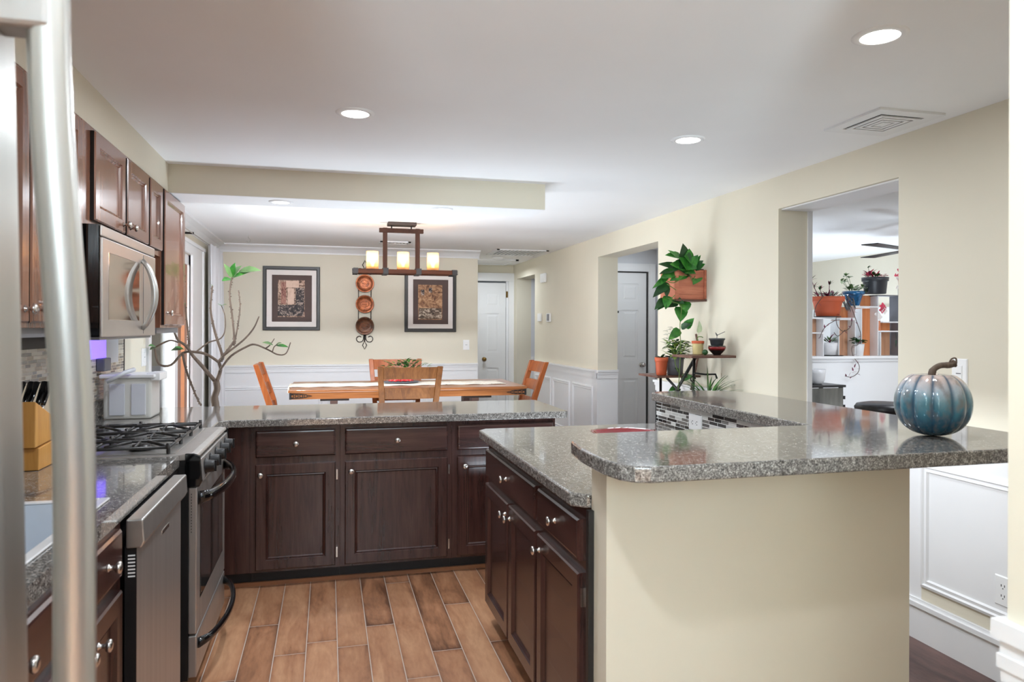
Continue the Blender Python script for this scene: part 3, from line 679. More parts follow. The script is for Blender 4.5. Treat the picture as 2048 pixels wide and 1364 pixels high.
# ------------------------------------------------------------------ left run
e = empty('sink_cabinet', (-.85, 1.4, 0), 'dark brown sink cabinet beside the refrigerator', 'cabinet')
MB().box(-1.17, -.545, .95, 1.84, .09, .70).box(-1.17, -1.08, .95, 1.84, .70, .873).box(-.575, -.545, .95, 1.84, .70, .873).build('body', 'esp', e)
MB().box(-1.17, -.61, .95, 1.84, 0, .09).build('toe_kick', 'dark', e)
cab_door(e, '+X', -.545, 1.06, 1.825, .735, .862, (1.44, .80), 'espy', name='drawer', prof=DRAWP)
cab_door(e, '+X', -.545, 1.06, 1.43, .105, .70, (1.40, .65), 'esp'); cab_door(e, '+X', -.545, 1.445, 1.825, .105, .70, (1.79, .65), 'esp')
e = empty('base_cabinet', (-.85, 1.97, 0), 'narrow dark brown base cabinet between the sink cabinet and the dishwasher', 'cabinet')
MB().box(-1.17, -1.08, 1.841, 2.15, .70, .873).box(-1.17, -.545, 1.841, 2.15, .09, .70).box(-.575, -.545, 1.841, 2.15, .70, .873).build('body', 'esp', e)
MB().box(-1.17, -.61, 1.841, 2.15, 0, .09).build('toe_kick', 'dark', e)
cab_door(e, '+X', -.545, 1.855, 2.105, .735, .862, (1.97, .80), 'espy', name='drawer', prof=DRAWP)
cab_door(e, '+X', -.545, 1.855, 2.105, .105, .70, (1.89, .64), 'esp')
# counter around the sink
lc = MB()
SX0, SX1, SY0, SY1 = -1.04, -.605, 1.50, 2.22
lc.box(-1.18, -.54, .95, SY0, .874, .914).box(-1.18, -.54, SY1, 2.925, .874, .914).box(-1.18, SX0, SY0, SY1, .874, .914).box(SX1, -.54, SY0, SY1, .874, .914)
lc = lc.build('sink_countertop', 'gran', label='grey speckled countertop with the sink, above the dishwasher', cat='countertop')
MB().box(-1.179, -1.16, .95, 2.925, .9145, 1.01).build('upstand', 'gran', lc)
sk = empty('kitchen_sink', (-.82, 1.86, .72), 'pale drop-in kitchen sink with a bright rim behind the refrigerator handle', 'sink')
s = MB().box(SX0+.004, SX1-.004, SY0+.004, SY1-.004, .715, .72).box(SX0+.004, SX0+.012, SY0+.004, SY1-.004, .72, .914).box(SX1-.012, SX1-.004, SY0+.004, SY1-.004, .72, .914).box(SX0+.012, SX1-.012, SY0+.004, SY0+.012, .72, .914).box(SX0+.012, SX1-.012, SY1-.012, SY1-.004, .72, .914)
s.build('basin', 'basin', sk)
MB().box(SX0-.014, SX0+.012, SY0-.014, SY1+.014, .9145, .920).box(SX1-.012, SX1+.014, SY0-.014, SY1+.014, .9145, .920).box(SX0+.012, SX1-.012, SY0-.014, SY0+.012, .9145, .920).box(SX0+.012, SX1-.012, SY1-.012, SY1+.014, .9145, .920).build('rim', 'pwhite', sk, bevel=.003)
MB().lathe((-.82, 1.86, .7205), [(.045, 0), (.042, .003), (.02, .001)], 20).build('drain', 'steel', sk)
# dishwasher
dw = empty('dishwasher', (-.8, 2.46, 0), 'stainless steel dishwasher under the counter left of the range', 'dishwasher')
MB().box(-1.15, -.53, 2.24, 2.765, .1, .865).build('body', 'satinb', dw)
MB().box(-1.1, -.60, 2.16, 2.765, 0, .1).build('toe_kick', 'dark', dw)
MB().hexa([(-.53, 2.158, .135), (-.505, 2.158, .135), (-.505, 2.765, .135), (-.53, 2.765, .135)], [(-.53, 2.158, .80), (-.505, 2.158, .80), (-.505, 2.765, .80), (-.53, 2.765, .80)]).build('door', 'steel', dw, bevel=.004)
MB().box(-.535, -.5055, 2.1565, 2.1579, .14, .80).build('edge_strip', 'satinb', dw)
MB().prism([(-.531, .795), (-.492, .795), (-.484, .812), (-.488, .8735), (-.531, .8735)], 2.150, 2.770, frame=lambda a, b, h: (a, h, b)).build('control_panel', 'steel2', dw, bevel=.004)
for y in range(7): pass
g = MB()
for i in range(7): g.box(-.527, -.509, 2.1555, 2.1567, .715+i*.0095, .719+i*.0095)
g.build('side_vent', 'plastic', dw)
MB().box(-.5052, -.503, 2.46, 2.56, .745, .757).build('badge', 'nickel', dw)
MB().box(-.5052, -.5035, 2.22, 2.72, .785, .793).build('handle_lip', 'pgray', dw)
B(-1.15, -.545, 2.768, 2.925, 0, .873).build('filler_panel', 'dark', label='dark filler panel between the dishwasher and the range', cat='panel')
# range
RY0, RY1 = 2.93, 3.695
rg = empty('gas_range', (-.82, 3.31, 0), 'stainless steel gas range with black cast iron grates', 'range')
MB().box(-1.15, -.51, RY0, RY1, .06, .895).box(-1.12, -.56, RY0+.02, RY1-.02, 0, .06).build('body', 'satinb', rg)
MB().prism([(-1.155, .895), (-.50, .895), (-.478, .90), (-.472, .908), (-.478, .917), (-.50, .921), (-.56, .917), (-1.155, .917)], RY0-.004, RY1+.004, frame=lambda a, b, h: (a, h, b)).build('cooktop', 'steel', rg, bevel=.003)
MB().box(-1.12, -.56, RY0+.03, RY1-.03, .9175, .919).build('burner_tray', 'steel2', rg)
cp = MB().prism([(-.52, .80), (-.474, .80), (-.462, .815), (-.470, .893), (-.52, .893)], RY0, RY1, frame=lambda a, b, h: (a, h, b)).build('control_panel', 'steel', rg, bevel=.003)
MB().prism([(-.52, .795), (-.470, .795), (-.459, .815), (-.466, .912), (-.49, .922), (-.52, .922)], RY0-.012, RY0, frame=lambda a, b, h: (a, h, b)).build('end_cap', 'black', rg, bevel=.003)
MB().prism([(-.52, .795), (-.470, .795), (-.459, .815), (-.466, .912), (-.49, .922), (-.52, .922)], RY1, RY1+.012, frame=lambda a, b, h: (a, h, b)).build('end_cap', 'black', rg, bevel=.003)
for y in (3.03, 3.16, 3.31, 3.46, 3.59):
    MB().lathe((-.466, y, .853), [(.031, 0), (.031, .006), (.025, .009), (.023, .032), (.018, .037), (.003, .037)], 20, axis=(1, 0, 0)).box(-.431, -.424, y-.004, y+.004, .832, .874).build('burner_knob', 'satinb', rg)
od = MB().box(-.51, -.480, RY0+.002, RY1-.002, .235, .79).build('oven_door', 'steel', rg, bevel=.004)
MB().panel('+X', -.480, RY0+.09, RY1-.09, .36, .70, [(0, -.004), (0, .0015), (.004, .0015)]).build('oven_window', 'ovenglass', od)
MB().panel('+X', -.480, RY0+.075, RY1-.075, .345, .715, [(0, -.004), (0, .0006)]).build('window_border', 'black', od)
for i in range(10): pass
v = MB()
for i in range(14): v.box(-.5, -.4975, RY0+.0005, RY0+.0018, .62+i*.011, .625+i*.011)
v.build('side_vent', 'slot', od)
def bow(z, mat, par, r, y0=RY0+.03, y1=RY1-.03, dz=0, out=.075, name='handle'):
    pts = []
    for i in range(17):
        t = i/16; b = math.sin(math.pi*t)**.55; pts.append((-.478+out*b, y0+(y1-y0)*t, z+dz*b))
    MB().tube(pts, [r*(1.25 if i in (0, 16) else 1) for i in range(17)], 12, sq=1.5).build(name, mat, par)
bow(.745, 'black', od, .014)
dr = MB().box(-.51, -.480, RY0+.002, RY1-.002, .07, .228).build('storage_drawer', 'steel', rg, bevel=.004)
bow(.19, 'black', dr, .011)
# grates: three sections of welded bars
def grate(y0, y1):
    g = MB(); z = .952; r = .0062; x0, x1 = -1.10, -.585
    for (a, b) in (((x0, y0), (x1, y0)), ((x1, y0), (x1, y1)), ((x1, y1), (x0, y1)), ((x0, y1), (x0, y0))):
        g.tube([(a[0], a[1], z-.01), (b[0], b[1], z-.01)], r, 6)
    ym = (y0+y1)/2; xm = (x0+x1)/2
    g.tube([(x0, ym, z), (x1, ym, z)], r, 6)
    for xc in ((x0+xm)/2-.01, (x1+xm)/2+.01):
        g.tube([(xc, y0, z-.006), (xc, ym-.03, z), ], r, 6); g.tube([(xc, y1, z-.006), (xc, ym+.03, z)], r, 6)
        for sx in (-1, 1):
            for sy in (-1, 1):
                g.tube([(xc+sx*.105, ym+sy*(y1-y0)*.42, z-.006), (xc+sx*.03, ym+sy*.03, z+.002)], r, 6)
        g.lathe((xc, ym, .921), [(.045, 0), (.048, .008), (.034, .012), (.034, .018), (.004, .02)], 20)
    g.tube([(xm, y0, z-.006), (xm, y1, z-.006)], r, 6)
    for x in (x0, xm, x1):
        for y in (y0, y1): g.tube([(x, y, .919), (x, y, z+.006)], r*1.2, 6)
    return g
for a, b in ((2.96, 3.195), (3.205, 3.42), (3.43, 3.665)): grate(a, b).build('grate', 'iron', rg)
# backsplash
MB().box(XL, XL+.008, .95, 3.72, 1.16, 1.41).box(XL, XL+.008, 3.72, 4.69, 1.01, 1.41).build('wall_mosaic', 'tileL', kind='structure')
B(XL, XL+.009, .95, 3.72, .95, 1.16).build('wall_splash', 'cream', kind='structure')
B(XL, XL+.011, 4.69, 4.70, .95, 1.41).build('trim_20', 'slot', kind='structure')

# upper cabinets
UX = -.865
def upper(y0, y1, z0, doors, lab, rail=None):
    e = empty('wall_cabinet', (-1.02, (y0+y1)/2, z0), lab, 'cabinet', 'brown wall cabinets above the counter')
    MB().box(XL+.002, UX, y0, y1, z0, 2.152).build('body', 'upper', e)
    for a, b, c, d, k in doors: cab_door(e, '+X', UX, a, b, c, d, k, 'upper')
    if rail: MB().box(XL+.02, UX-.02, y0+.01, y1-.01, z0-.03, z0-.0005).build('light_rail', rail, e)
    return e
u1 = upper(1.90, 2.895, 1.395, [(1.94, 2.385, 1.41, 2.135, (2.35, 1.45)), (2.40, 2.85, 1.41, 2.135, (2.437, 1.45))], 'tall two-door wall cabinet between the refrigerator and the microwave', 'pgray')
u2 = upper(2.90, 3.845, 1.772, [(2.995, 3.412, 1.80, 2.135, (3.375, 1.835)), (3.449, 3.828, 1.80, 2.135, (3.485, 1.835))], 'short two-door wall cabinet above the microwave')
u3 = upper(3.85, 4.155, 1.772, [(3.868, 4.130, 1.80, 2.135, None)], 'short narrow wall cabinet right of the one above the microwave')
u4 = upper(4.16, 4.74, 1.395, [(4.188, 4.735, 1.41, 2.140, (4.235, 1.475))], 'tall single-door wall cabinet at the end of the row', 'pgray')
MB().box(-1.1, -.93, 2.3, 2.85, 1.325, 1.364).build('under_cabinet_lamp', 'dark', label='black lamp housing fixed under the wall cabinet beside the microwave', cat='lamp')
# microwave
mw = empty('microwave', (-.98, 3.27, 1.36), 'over-the-range microwave with a mirrored door and curved steel handle', 'microwave')
MB().box(XL+.03, -.802, 2.878, 3.70, 1.362, 1.770).build('body', 'black', mw)
MB().box(-.8015, -.79, 2.88, 3.70, 1.36, 1.724).box(-.8015, -.793, 2.88, 3.70, 1.728, 1.768).build('door', 'msteel', mw, bevel=.004)
MB().panel('+X', -.79, 2.955, 3.40, 1.425, 1.675, [(0, -.002), (0, .001), (.002, .0012)]).build('window', 'mirror', mw)
MB().box(-.7905, -.789, 3.47, 3.474, 1.37, 1.715).build('panel_seam', 'pgray', mw)
pts = [(-.788+.052*math.sin(math.pi*i/16)**.7, 3.44, 1.39+.30*i/16) for i in range(17)]
MB().tube(pts, [.010+.005*math.sin(math.pi*i/16) for i in range(17)], 12).build('handle', 'steel2', mw)
MB().box(XL+.03, -.80, 2.885, 3.655, 1.350, 1.3745).build('base_plate', 'pgray', mw)

# things on the left counter
def kblock():
    e = empty('knife_block', (-.97, 2.80, .915), 'amber wooden knife block with black-handled knives', 'knife block')
    fr = lambda a, b, h: (h, 2.80+a, .915+b)
    # side profile leaning away from the wall, slanted top
    MB().prism([(-.07, 0), (.08, 0), (.10, .085), (-.07, .075)], -1.05, -.94, frame=fr).build('foot_block', 'blockw', e, bevel=.003)
    MB().prism([(-.10, .08), (.10, .089), (.045, .175), (-.10, .235)], -1.05, -.94, frame=fr).build('slotted_block', 'blockw', e, bevel=.003)
    return e
kblock()
for i in range(5):
    x = -1.035+i*.021; y0 = 2.775+(i % 2)*.012
    p0 = Vector((x, y0, 1.105)); d = Vector((.0, .55, .62)).normalized()
    k = MB().tube([p0+d*.005, p0+d*.03], .006, 8, sq=.6).build('kitchen_knife', 'steel', label=('black-handled knife in the wooden block, %s' % ['nearest the tiled wall', 'second from the tiled wall', 'in the middle of the five', 'second from the counter edge', 'nearest the counter edge'][i]), cat='knife', group='knives in the wooden block')
    MB().tube([p0+d*.03, p0+d*.06, p0+d*.13], [.008, .0095, .011], 8, sq=.6).build('handle', 'black', k)
# white dispenser
ds = empty('water_dispenser', (-1.0, 4.25, .915), 'white countertop dispenser with two clear panels and a tilted arm', 'dispenser')
MB().box(-1.135, -.905, 4.15, 4.36, .915, 1.13).build('tank', 'clear', ds, bevel=.012)
MB().box(-1.105, -1.03, 4.142, 4.149, .935, 1.10).box(-1.0, -.93, 4.142, 4.149, .935, 1.10).build('clear_panel', 'lplast', ds, bevel=.003)
MB().box(-1.15, -.885, 4.13, 4.38, 1.13, 1.15).build('lid', 'plastic', ds, bevel=.006)
MB().box(-.93, -.865, 4.16, 4.34, 1.115, 1.155).build('spout_block', 'plastic', ds, bevel=.004)
a0 = PY(213, 764, 4.02); a1 = PY(250, 745, 4.05)
MB().tube([a0, a1, Vector((a1.x+.02, 4.14, a1.z+.01))], .011, 12).build('arm', 'lplast', ds)
# night light by the tiles
nl = empty('plug_in_light', (XL+.02, 4.14, 1.2), 'violet glowing plug-in light on the mosaic tiles', 'night light')
MB().box(XL+.009, XL+.03, 3.98, 4.26, 1.235, 1.335).build('glow_panel', 'glow', nl)
MB().box(XL+.009, XL+.05, 4.16, 4.28, 1.165, 1.234).build('housing', 'slate', nl, bevel=.006)
MB().box(XL+.009, XL+.02, 4.30, 4.53, 1.20, 1.35).build('paper_towel_plate', 'lplast', label='pale grey plate on the tiles beside the violet light', cat='plate')

# ------------------------------------------------------------------ refrigerator (left foreground)
fr = empty('refrigerator', (-.75, .45, 0), 'stainless steel refrigerator at the left edge with a long bowed handle', 'refrigerator')
MB().box(-1.12, -.39, .02, .925, .02, 1.80).build('body', 'satinb', fr)
dd = MB(); vs = []; fs = []; NZ = 24
for i in range(NZ+1):
    z = .62+1.18*i/NZ; bx = -.323-.0215*abs(z-1.0)
    vs += [(-.385, .02, z), (bx, .02, z), (bx, .91, z), (bx-.020, .928, z), (-.385, .928, z)]
for i in range(NZ):
    for j in range(5): a = i*5+j; b = i*5+(j+1) % 5; fs.append((a, b, b+5, a+5))
fs += [(4, 3, 2, 1, 0), tuple(NZ*5+j for j in range(5))]
fdoor = dd.add(vs, fs, 0, False).build('door', 'fridge', fr)
MB().box(-.385, -.338, .02, .928, .04, .60).build('freezer_drawer', 'fridge', fr, bevel=.006)
pts = []
for i in range(25):
    z = .66+1.14*i/24; k = min(1, max(0, (z-1.2)/.55)); x = -.2655-.027*k*k*(3-2*k)
    pts.append((x, .872, z))
MB().tube(pts, .0205, 20).build('handle', 'fridge', fdoor)
MB().box(-.350, -.285, .850, .895, 1.712, 1.80).build('handle_mount', 'steel', fdoor, bevel=.006)
MB().box(-.345, -.272, .855, .895, .66, .70).build('handle_mount', 'steel', fdoor, bevel=.006)

# ------------------------------------------------------------------ pumpkin and spoon rest
PC = Vector((1.818, 1.832, 1.0705)); pr, ph = .1085, .200
pu = empty('ceramic_pumpkin', PC, 'large glossy blue ceramic pumpkin on the raised bar', 'pumpkin')
g = MB(); NU, NV = 96, 28; vs = []; fs = []
for j in range(NV+1):
    t = math.pi*j/NV
    for i in range(NU):
        th = 2*math.pi*i/NU; rib = 1-.065*(1-abs(math.cos(th*6)))**1.6*math.sin(t)**.6
        r = pr*math.sin(t)**.80*rib; z = ph/2-ph/2*math.cos(t)
        if j > NV*.8: z -= .025*((j/NV-.8)/.2)**2
        if j < NV*.15: z = max(z, .0+.0)
        vs.append((PC.x+r*math.cos(th), PC.y+r*math.sin(th), PC.z+z*1.0))
for j in range(NV):
    for i in range(NU): a = j*NU+i; b = j*NU+(i+1) % NU; fs.append((a, b, b+NU, a+NU))
g.add(vs, fs, 0, True).build('shell', 'pump', pu)
zt = PC.z+ph-.03
MB().tube(smooth_path([(PC.x-.005, PC.y, zt), (PC.x, PC.y, zt+.03), (PC.x+.02, PC.y-.005, zt+.045), (PC.x+.05, PC.y-.01, zt+.047), (PC.x+.068, PC.y-.012, zt+.052)]), [.015]+[.011]*4+[.009]*6+[.010]*5+[.013], 9).build('stem', 'bark', pu)
MB().tube(smooth_path([(PC.x+.05, PC.y-.01, zt+.05), (PC.x+.055, PC.y-.015, zt+.066), (PC.x+.075, PC.y-.012, zt+.068), (PC.x+.08, PC.y-.01, zt+.052)]), .0025, 6).build('tendril', 'bark', pu)
pp = []
for i in range(28):
    th = 2*math.pi*i/28; k = 1+.05*math.cos(5*th); pp.append((1.295+.155*k*math.cos(th), 3.02+.115*k*math.sin(th)))
pp2 = [(1.295+(x-1.295)*.9, 3.02+(y-3.02)*.9) for x, y in pp]
n = len(pp); vs = [(x, y, .935) for x, y in pp]+[(x, y, .931) for x, y in pp2]+[(1.295+(x-1.295)*.8, 3.02+(y-3.02)*.8, .9165) for x, y in pp]+[(1.295+(x-1.295)*.8, 3.02+(y-3.02)*.8, .9145) for x, y in pp]
fs = [(k*n+i, k*n+(i+1) % n, (k+1)*n+(i+1) % n, (k+1)*n+i) for k in range(2) for i in range(n)]+[(i, (i+1) % n, 3*n+(i+1) % n, 3*n+i) for i in range(n)]+[tuple(range(2*n, 3*n)), tuple(range(3*n, 4*n))]
MB().add(vs, fs, 0, True).build('serving_dish', 'red', label='deep red glazed scalloped dish on the island countertop', cat='dish')

# ------------------------------------------------------------------ dining table, chairs, centrepiece
TX0, TX1, TY0, TY1, TZ = -.305, 1.665, 5.95, 6.88, .90
tb = empty('dining_table', ((TX0+TX1)/2, 6.4, 0), 'long counter-height wooden dining table with metal corner straps', 'table')
MB().box(TX0, TX1, TY0, TY1, TZ-.022, TZ).build('tabletop', 'oak', tb, bevel=.004)
MB().box(TX0+.012, TX1-.012, TY0+.01, TY0+.035, TZ-.075, TZ-.0225).box(TX0+.012, TX1-.012, TY1-.035, TY1-.01, TZ-.075, TZ-.0225).box(TX0+.012, TX0+.035, TY0+.035, TY1-.035, TZ-.075, TZ-.0225).box(TX1-.035, TX1-.012, TY0+.035, TY1-.035, TZ-.075, TZ-.0225).build('apron', 'oak', tb)
def strap(x, sgn):
    s = MB(); y = TY0+.0085; zc = TZ-.049
    s.tube([(x, y, zc-.018), (x+sgn*.10, y, zc-.014), (x+sgn*.17, y, zc), (x+sgn*.10, y, zc+.014), (x, y, zc+.018)], .0035, 6)
    for k in range(4): s.tube([(x+sgn*(.02+.034*k)+.012*math.cos(t*math.pi/5), y, zc+.012*math.sin(t*math.pi/5)) for t in range(10)], .003, 5, closed=True)
    s.box(min(x-sgn*.004, x+sgn*.012), max(x-sgn*.004, x+sgn*.012), TY0+.004, TY0+.03, zc-.026, zc+.026)
    s.build('corner_strap', 'iron2', tb)
strap(TX0+.012, 1); strap(TX1-.012, -1)
for x in (.04, 1.24):
    MB().box(x-.1, x+.13, 6.05, 6.78, TZ-.10, TZ-.076).build('bearer', 'bronze', tb)
    MB().box(x-.02, x+.04, 6.15, 6.27, .08, TZ-.1).box(x-.02, x+.04, 6.56, 6.68, .08, TZ-.1).build('leg', 'shelfw', tb)
    MB().box(x-.06, x+.08, 6.0, 6.82, 0, .08).build('foot', 'shelfw', tb)
MB().box(.06, 1.24, 6.38, 6.45, .3, .38).build('stretcher', 'shelfw', tb)
# runner with a rolled end hanging at the left
c = MB(); vs = []; fs = []; NX = 60
for i in range(NX+1):
    x = TX0-.008+(TX1-.12-TX0)*i/NX
    for j in range(5):
        y = 6.21+.40*j/4; z = TZ+.0045+.002*math.sin(i*.9+j)
        vs.append((x, y+.004*math.sin(i*.5), z))
for i in range(NX):
    for j in range(4): a = i*5+j; fs.append((a, a+5, a+6, a+1))
c.add(vs, fs, 0, True)
k0 = len(c.v)
c.prism([(TX0-.020, TZ-.045), (TX0-.006, TZ-.045), (TX0-.005, TZ+.004), (TX0-.012, TZ+.008)], 6.21, 6.61, frame=lambda a, b, h: (a, h, b))
c.build('table_runner', 'runner', solid=.004, label='cream floral table runner along the dining table', cat='table runner')

def make_chair(name, mat, lab, matr=None):
    """local: faces +y, back at -y; built at origin then moved"""
    e = empty(name, (0, 0, 0), lab, 'chair', 'wooden ladder-back dining chairs')
    sh = .62; W0, W1 = .20, .235
    def post(sx):
        def q(z, y, hw=.019, hd=.026):
            x = sx*(W0+(W1-W0)*max(0, (z-sh))/(1.095-sh)) if z > sh else sx*W0
            return [(x-hw, y-hd, z), (x+hw, y-hd, z), (x+hw, y+hd, z), (x-hw, y+hd, z)]
        mb = MB(); st = [(0, -.19), (sh, -.17), (sh+.15, -.195), (1.095, -.30)]
        qs = [q(z, y, .021, .02 if i == 3 else .026) for i, (z, y) in enumerate(st)]
        vs = [p for a in qs for p in a]; fs = [(3, 2, 1, 0), (12, 13, 14, 15)]
        for k in range(3):
            for j in range(4): fs.append((k*4+j, k*4+(j+1) % 4, (k+1)*4+(j+1) % 4, (k+1)*4+j))
        return mb.add(vs, fs)
    for sx in (-1, 1): post(sx).build('back_post', matr or mat, e, bevel=.004)
    def yb(z): return -.195-(z-sh-.15)/(1.095-sh-.15)*.105
    for z0, z1 in ((.995, 1.09), (.835, .925), (.70, .765)):
        mb = MB(); vs = []; fs = []; N = 8
        for i in range(N+1):
            t = i/N*2-1; xw = .018
            for z in (z0, z1):
                hw = W0+(W1-W0)*(z-sh)/(1.095-sh)-.02; yy = yb(z)-.022*(1-t*t); vs += [(t*hw, yy-.009, z), (t*hw, yy+.009, z)]
        for i in range(N):
            a = i*4; fs += [(a, a+4, a+6, a+2), (a+1, a+3, a+7, a+5), (a+2, a+6, a+7, a+3), (a, a+1, a+5, a+4)]
        fs += [(0, 2, 3, 1), (N*4, N*4+1, N*4+3, N*4+2)]
        mb.add(vs, fs).build('back_slat', mat, e)
    MB().box(-.225, .225, -.165, .24, sh-.03, sh).build('seat', mat, e, bevel=.01)
    MB().box(-.205, .205, -.15, .215, sh-.08, sh-.0305).build('seat_rail', mat, e)
    for sx in (-1, 1): MB().hexa([(sx*.20-.018, .19, 0), (sx*.20+.018, .19, 0), (sx*.20+.018, .226, 0), (sx*.20-.018, .226, 0)], [(sx*.20-.022, .182, sh-.081), (sx*.20+.022, .182, sh-.081), (sx*.20+.022, .226, sh-.081), (sx*.20-.022, .226, sh-.081)]).build('front_leg', mat, e)
    MB().box(-.19, .19, .195, .218, .2, .24).build('foot_rail', mat, e)
    return e
ch = make_chair('dining_chair', 'chair', 'brown ladder-back dining chair on the near side of the table, seen from behind')
ch2 = make_chair('dining_chair', 'chairo', 'orange-brown ladder-back dining chair on the far side of the table, behind the plant')
ch3 = copy_tree(ch2, (-.27-.0, 6.42, 0), -math.pi/2, label='orange-brown ladder-back chair at the left end of the table, by the bare tree')
ch4 = copy_tree(ch2, (1.60, 6.40, 0), math.pi/2, label='orange-brown ladder-back chair at the right end of the table, by the hallway')
ch.location = (.628, 5.95, 0); ch2.location = (.64, 6.79, 0); ch2.rotation_euler = (0, 0, math.pi)

tr = MB().lathe((.63, 6.42, TZ+.008), [(.10, 0), (.145, .004), (.17, .014), (.165, .016), (.14, .008), (.01, .006)], 28, sy=.6).build('oval_tray', 'slate', label='grey oval tray holding the red napkin on the table runner', cat='tray')
c = MB(); vs = []; fs = []; N = 30
for i in range(N):
    th = 2*math.pi*i/N
    for k, (r, z) in enumerate(((.02, .045), (.07, .038+.012*math.sin(i*2.1)), (.105, .008+.008*(i % 2)))):
        vs.append((.63+r*1.05*math.cos(th), 6.42+r*.6*math.sin(th), TZ+.016+z))
for i in range(N):
    for k in range(2): a = i*3+k; b = ((i+1) % N)*3+k; fs.append((a, b, b+1, a+1))
fs.append(tuple(i*3 for i in range(N)))
c.add(vs, fs, 0, True).build('red_napkin', 'redcloth', solid=.003, label='crumpled red napkin on the grey oval tray', cat='napkin')
pl = empty('table_plant', (.68, 6.6, TZ+.006), 'low green leafy plant in the middle of the dining table', 'plant')
MB().lathe((.68, 6.6, TZ+.007), [(.05, 0), (.07, .04), (.075, .09), (.068, .09), (.06, .075), (.01, .075)], 20).build('pot', 'pdark', pl)
lf = MB()
for i in range(110):
    a = random.uniform(0, 6.28); r = random.uniform(0, .17); z = TZ+.10+random.uniform(0, .085)*(1-r*2.2)+.03
    lf.leaf((.69+r*math.cos(a)*1.25, 6.6+r*math.sin(a)*.6, z), (math.cos(a), math.sin(a)*.6, random.uniform(.1, .9)), (0, 0, 1), random.uniform(.03, .05), random.uniform(.018, .03), random.choice((0, 0, 1, 2)))
lf.build('leaves', ['leaf', 'leafd', 'leafl'], pl, fix=False)

# ------------------------------------------------------------------ chandelier
CY = 6.27
cl = empty('chandelier', (.64, CY, 1.85), 'wooden beam chandelier with three glowing glass shades over the dining table', 'chandelier')
zb0, zb1 = 1.862, 1.898
MB().box(.215, 1.075, CY-.10, CY-.065, zb0, zb1).box(.215, 1.075, CY+.065, CY+.10, zb0, zb1).build('beam', 'lampw', cl, bevel=.003)
for x in (.215, 1.075):
    s = -1 if x < .5 else 1
    t = MB().box(x-.03 if s > 0 else x-.012, x+.012 if s > 0 else x+.03, CY-.106, CY-.06, zb0-.005, zb1+.005).box(x-.03 if s > 0 else x-.012, x+.012 if s > 0 else x+.03, CY+.06, CY+.106, zb0-.005, zb1+.005).box(x-.008, x+.008, CY-.06, CY+.06, zb0+.006, zb1-.006)
    for dz in (-.014, 0, .014): t.box(x+s*.012, x+s*.020, CY-.10, CY-.065, (zb0+zb1)/2+dz-.003, (zb0+zb1)/2+dz+.003)
    t.build('end_bracket', 'iron2', cl)
for x in (.475, .755):
    MB().box(x-.019, x+.019, CY-.012, CY+.012, zb1-.01, 2.262).build('post', 'lampz', cl, bevel=.003)
    MB().box(x-.022, x+.022, CY-.105, CY+.105, zb0-.006, zb0+.004).box(x-.022, x+.022, CY-.108, CY-.10, zb0-.004, zb1+.01).box(x-.022, x+.022, CY+.10, CY+.108, zb0-.004, zb1+.01).box(x-.024, x+.024, CY-.016, CY+.016, zb1-.005, zb1+.015).build('clamp', 'iron2', cl)
MB().box(.425, .805, CY-.02, CY+.02, 2.222, 2.258).build('cross_bar', 'lampz', cl, bevel=.003)
for x in (.53, .70): MB().cyl((x, CY, 2.255), (x, CY, 2.285), .006, n=8).build('rod', 'iron2', cl)
MB().box(.495, .74, CY-.06, CY+.06, 2.282, CEIL-.001).build('ceiling_plate', 'bronze', cl, bevel=.004)
for x in (.368, .630, .890):
    MB().box(x-.03, x+.03, CY-.066, CY+.066, zb0+.008, zb0+.016).cyl((x, CY, zb0+.014), (x, CY, 1.925), .02).build('lamp_socket', 'bronze', cl)
    sh = MB(); vs = []; n = 28
    for r, z in ((.052, 1.903), (.052, 2.055), (.049, 2.055), (.049, 1.906)):
        for j in range(n): vs.append((x+r*math.cos(2*math.pi*j/n), CY+r*math.sin(2*math.pi*j/n), z))
    fs = [(k*n+j, k*n+(j+1) % n, ((k+1) % 4)*n+(j+1) % n, ((k+1) % 4)*n+j) for k in range(4) for j in range(n)]
    sh.add(vs, fs, 0, True).build('glass_shade', 'shade', cl)
    MB().lathe((x, CY, 1.925), [(.012, 0), (.014, .02), (.026, .05), (.028, .07), (.018, .095), (.002, .102)], 18).build('bulb', 'filament', cl)
    l = bpy.data.lights.new('bulb_glow', 'POINT'); l.energy = K['bulb']; l.color = (1, .85, .66); l.shadow_soft_size = .03
    o = bpy.data.objects.new('bulb_glow', l); o.location = (x, CY, 2.04); COL.objects.link(o)

# ------------------------------------------------------------------ pictures, plates on iron rack
def picture(x0, x1, z0, z1, lab, art, mat_in, art_r):
    e = empty('framed_picture', ((x0+x1)/2, YB, z0), lab, 'picture', 'framed prints on the dining wall')
    MB().panel('-Y', YB, x0, x1, z0, z1, [(0, 0), (0, .018), (.006, .024), (.03, .024), (.038, .014), (.038, .010)]).build('frame', 'blackf', e)
    MB().panel('-Y', YB-.0101, x0+.040, x1-.040, z0+.040, z1-.040, [(0, 0), (0, .0012)]).build('outer_mount', 'mat', e)
    a, b, c, d = mat_in; MB().panel('-Y', YB-.0115, a, b, c, d, [(0, 0), (0, .0012)]).build('inner_mount', 'mat2', e)
    a, b, c, d = art_r; A = MB().panel('-Y', YB-.0128, a, b, c, d, [(0, 0), (0, .001)]).build('print', art[0], e)
    for qi, (fa, fb, fc, fd, mt) in enumerate(art[1]):
        W_, H_ = b-a, d-c; MB().panel('-Y', YB-.0139-qi*.0003, a+fa*W_, a+fb*W_, c+fc*H_, c+fd*H_, [(0, 0), (0, .0004)]).build('print_area', mt, A)
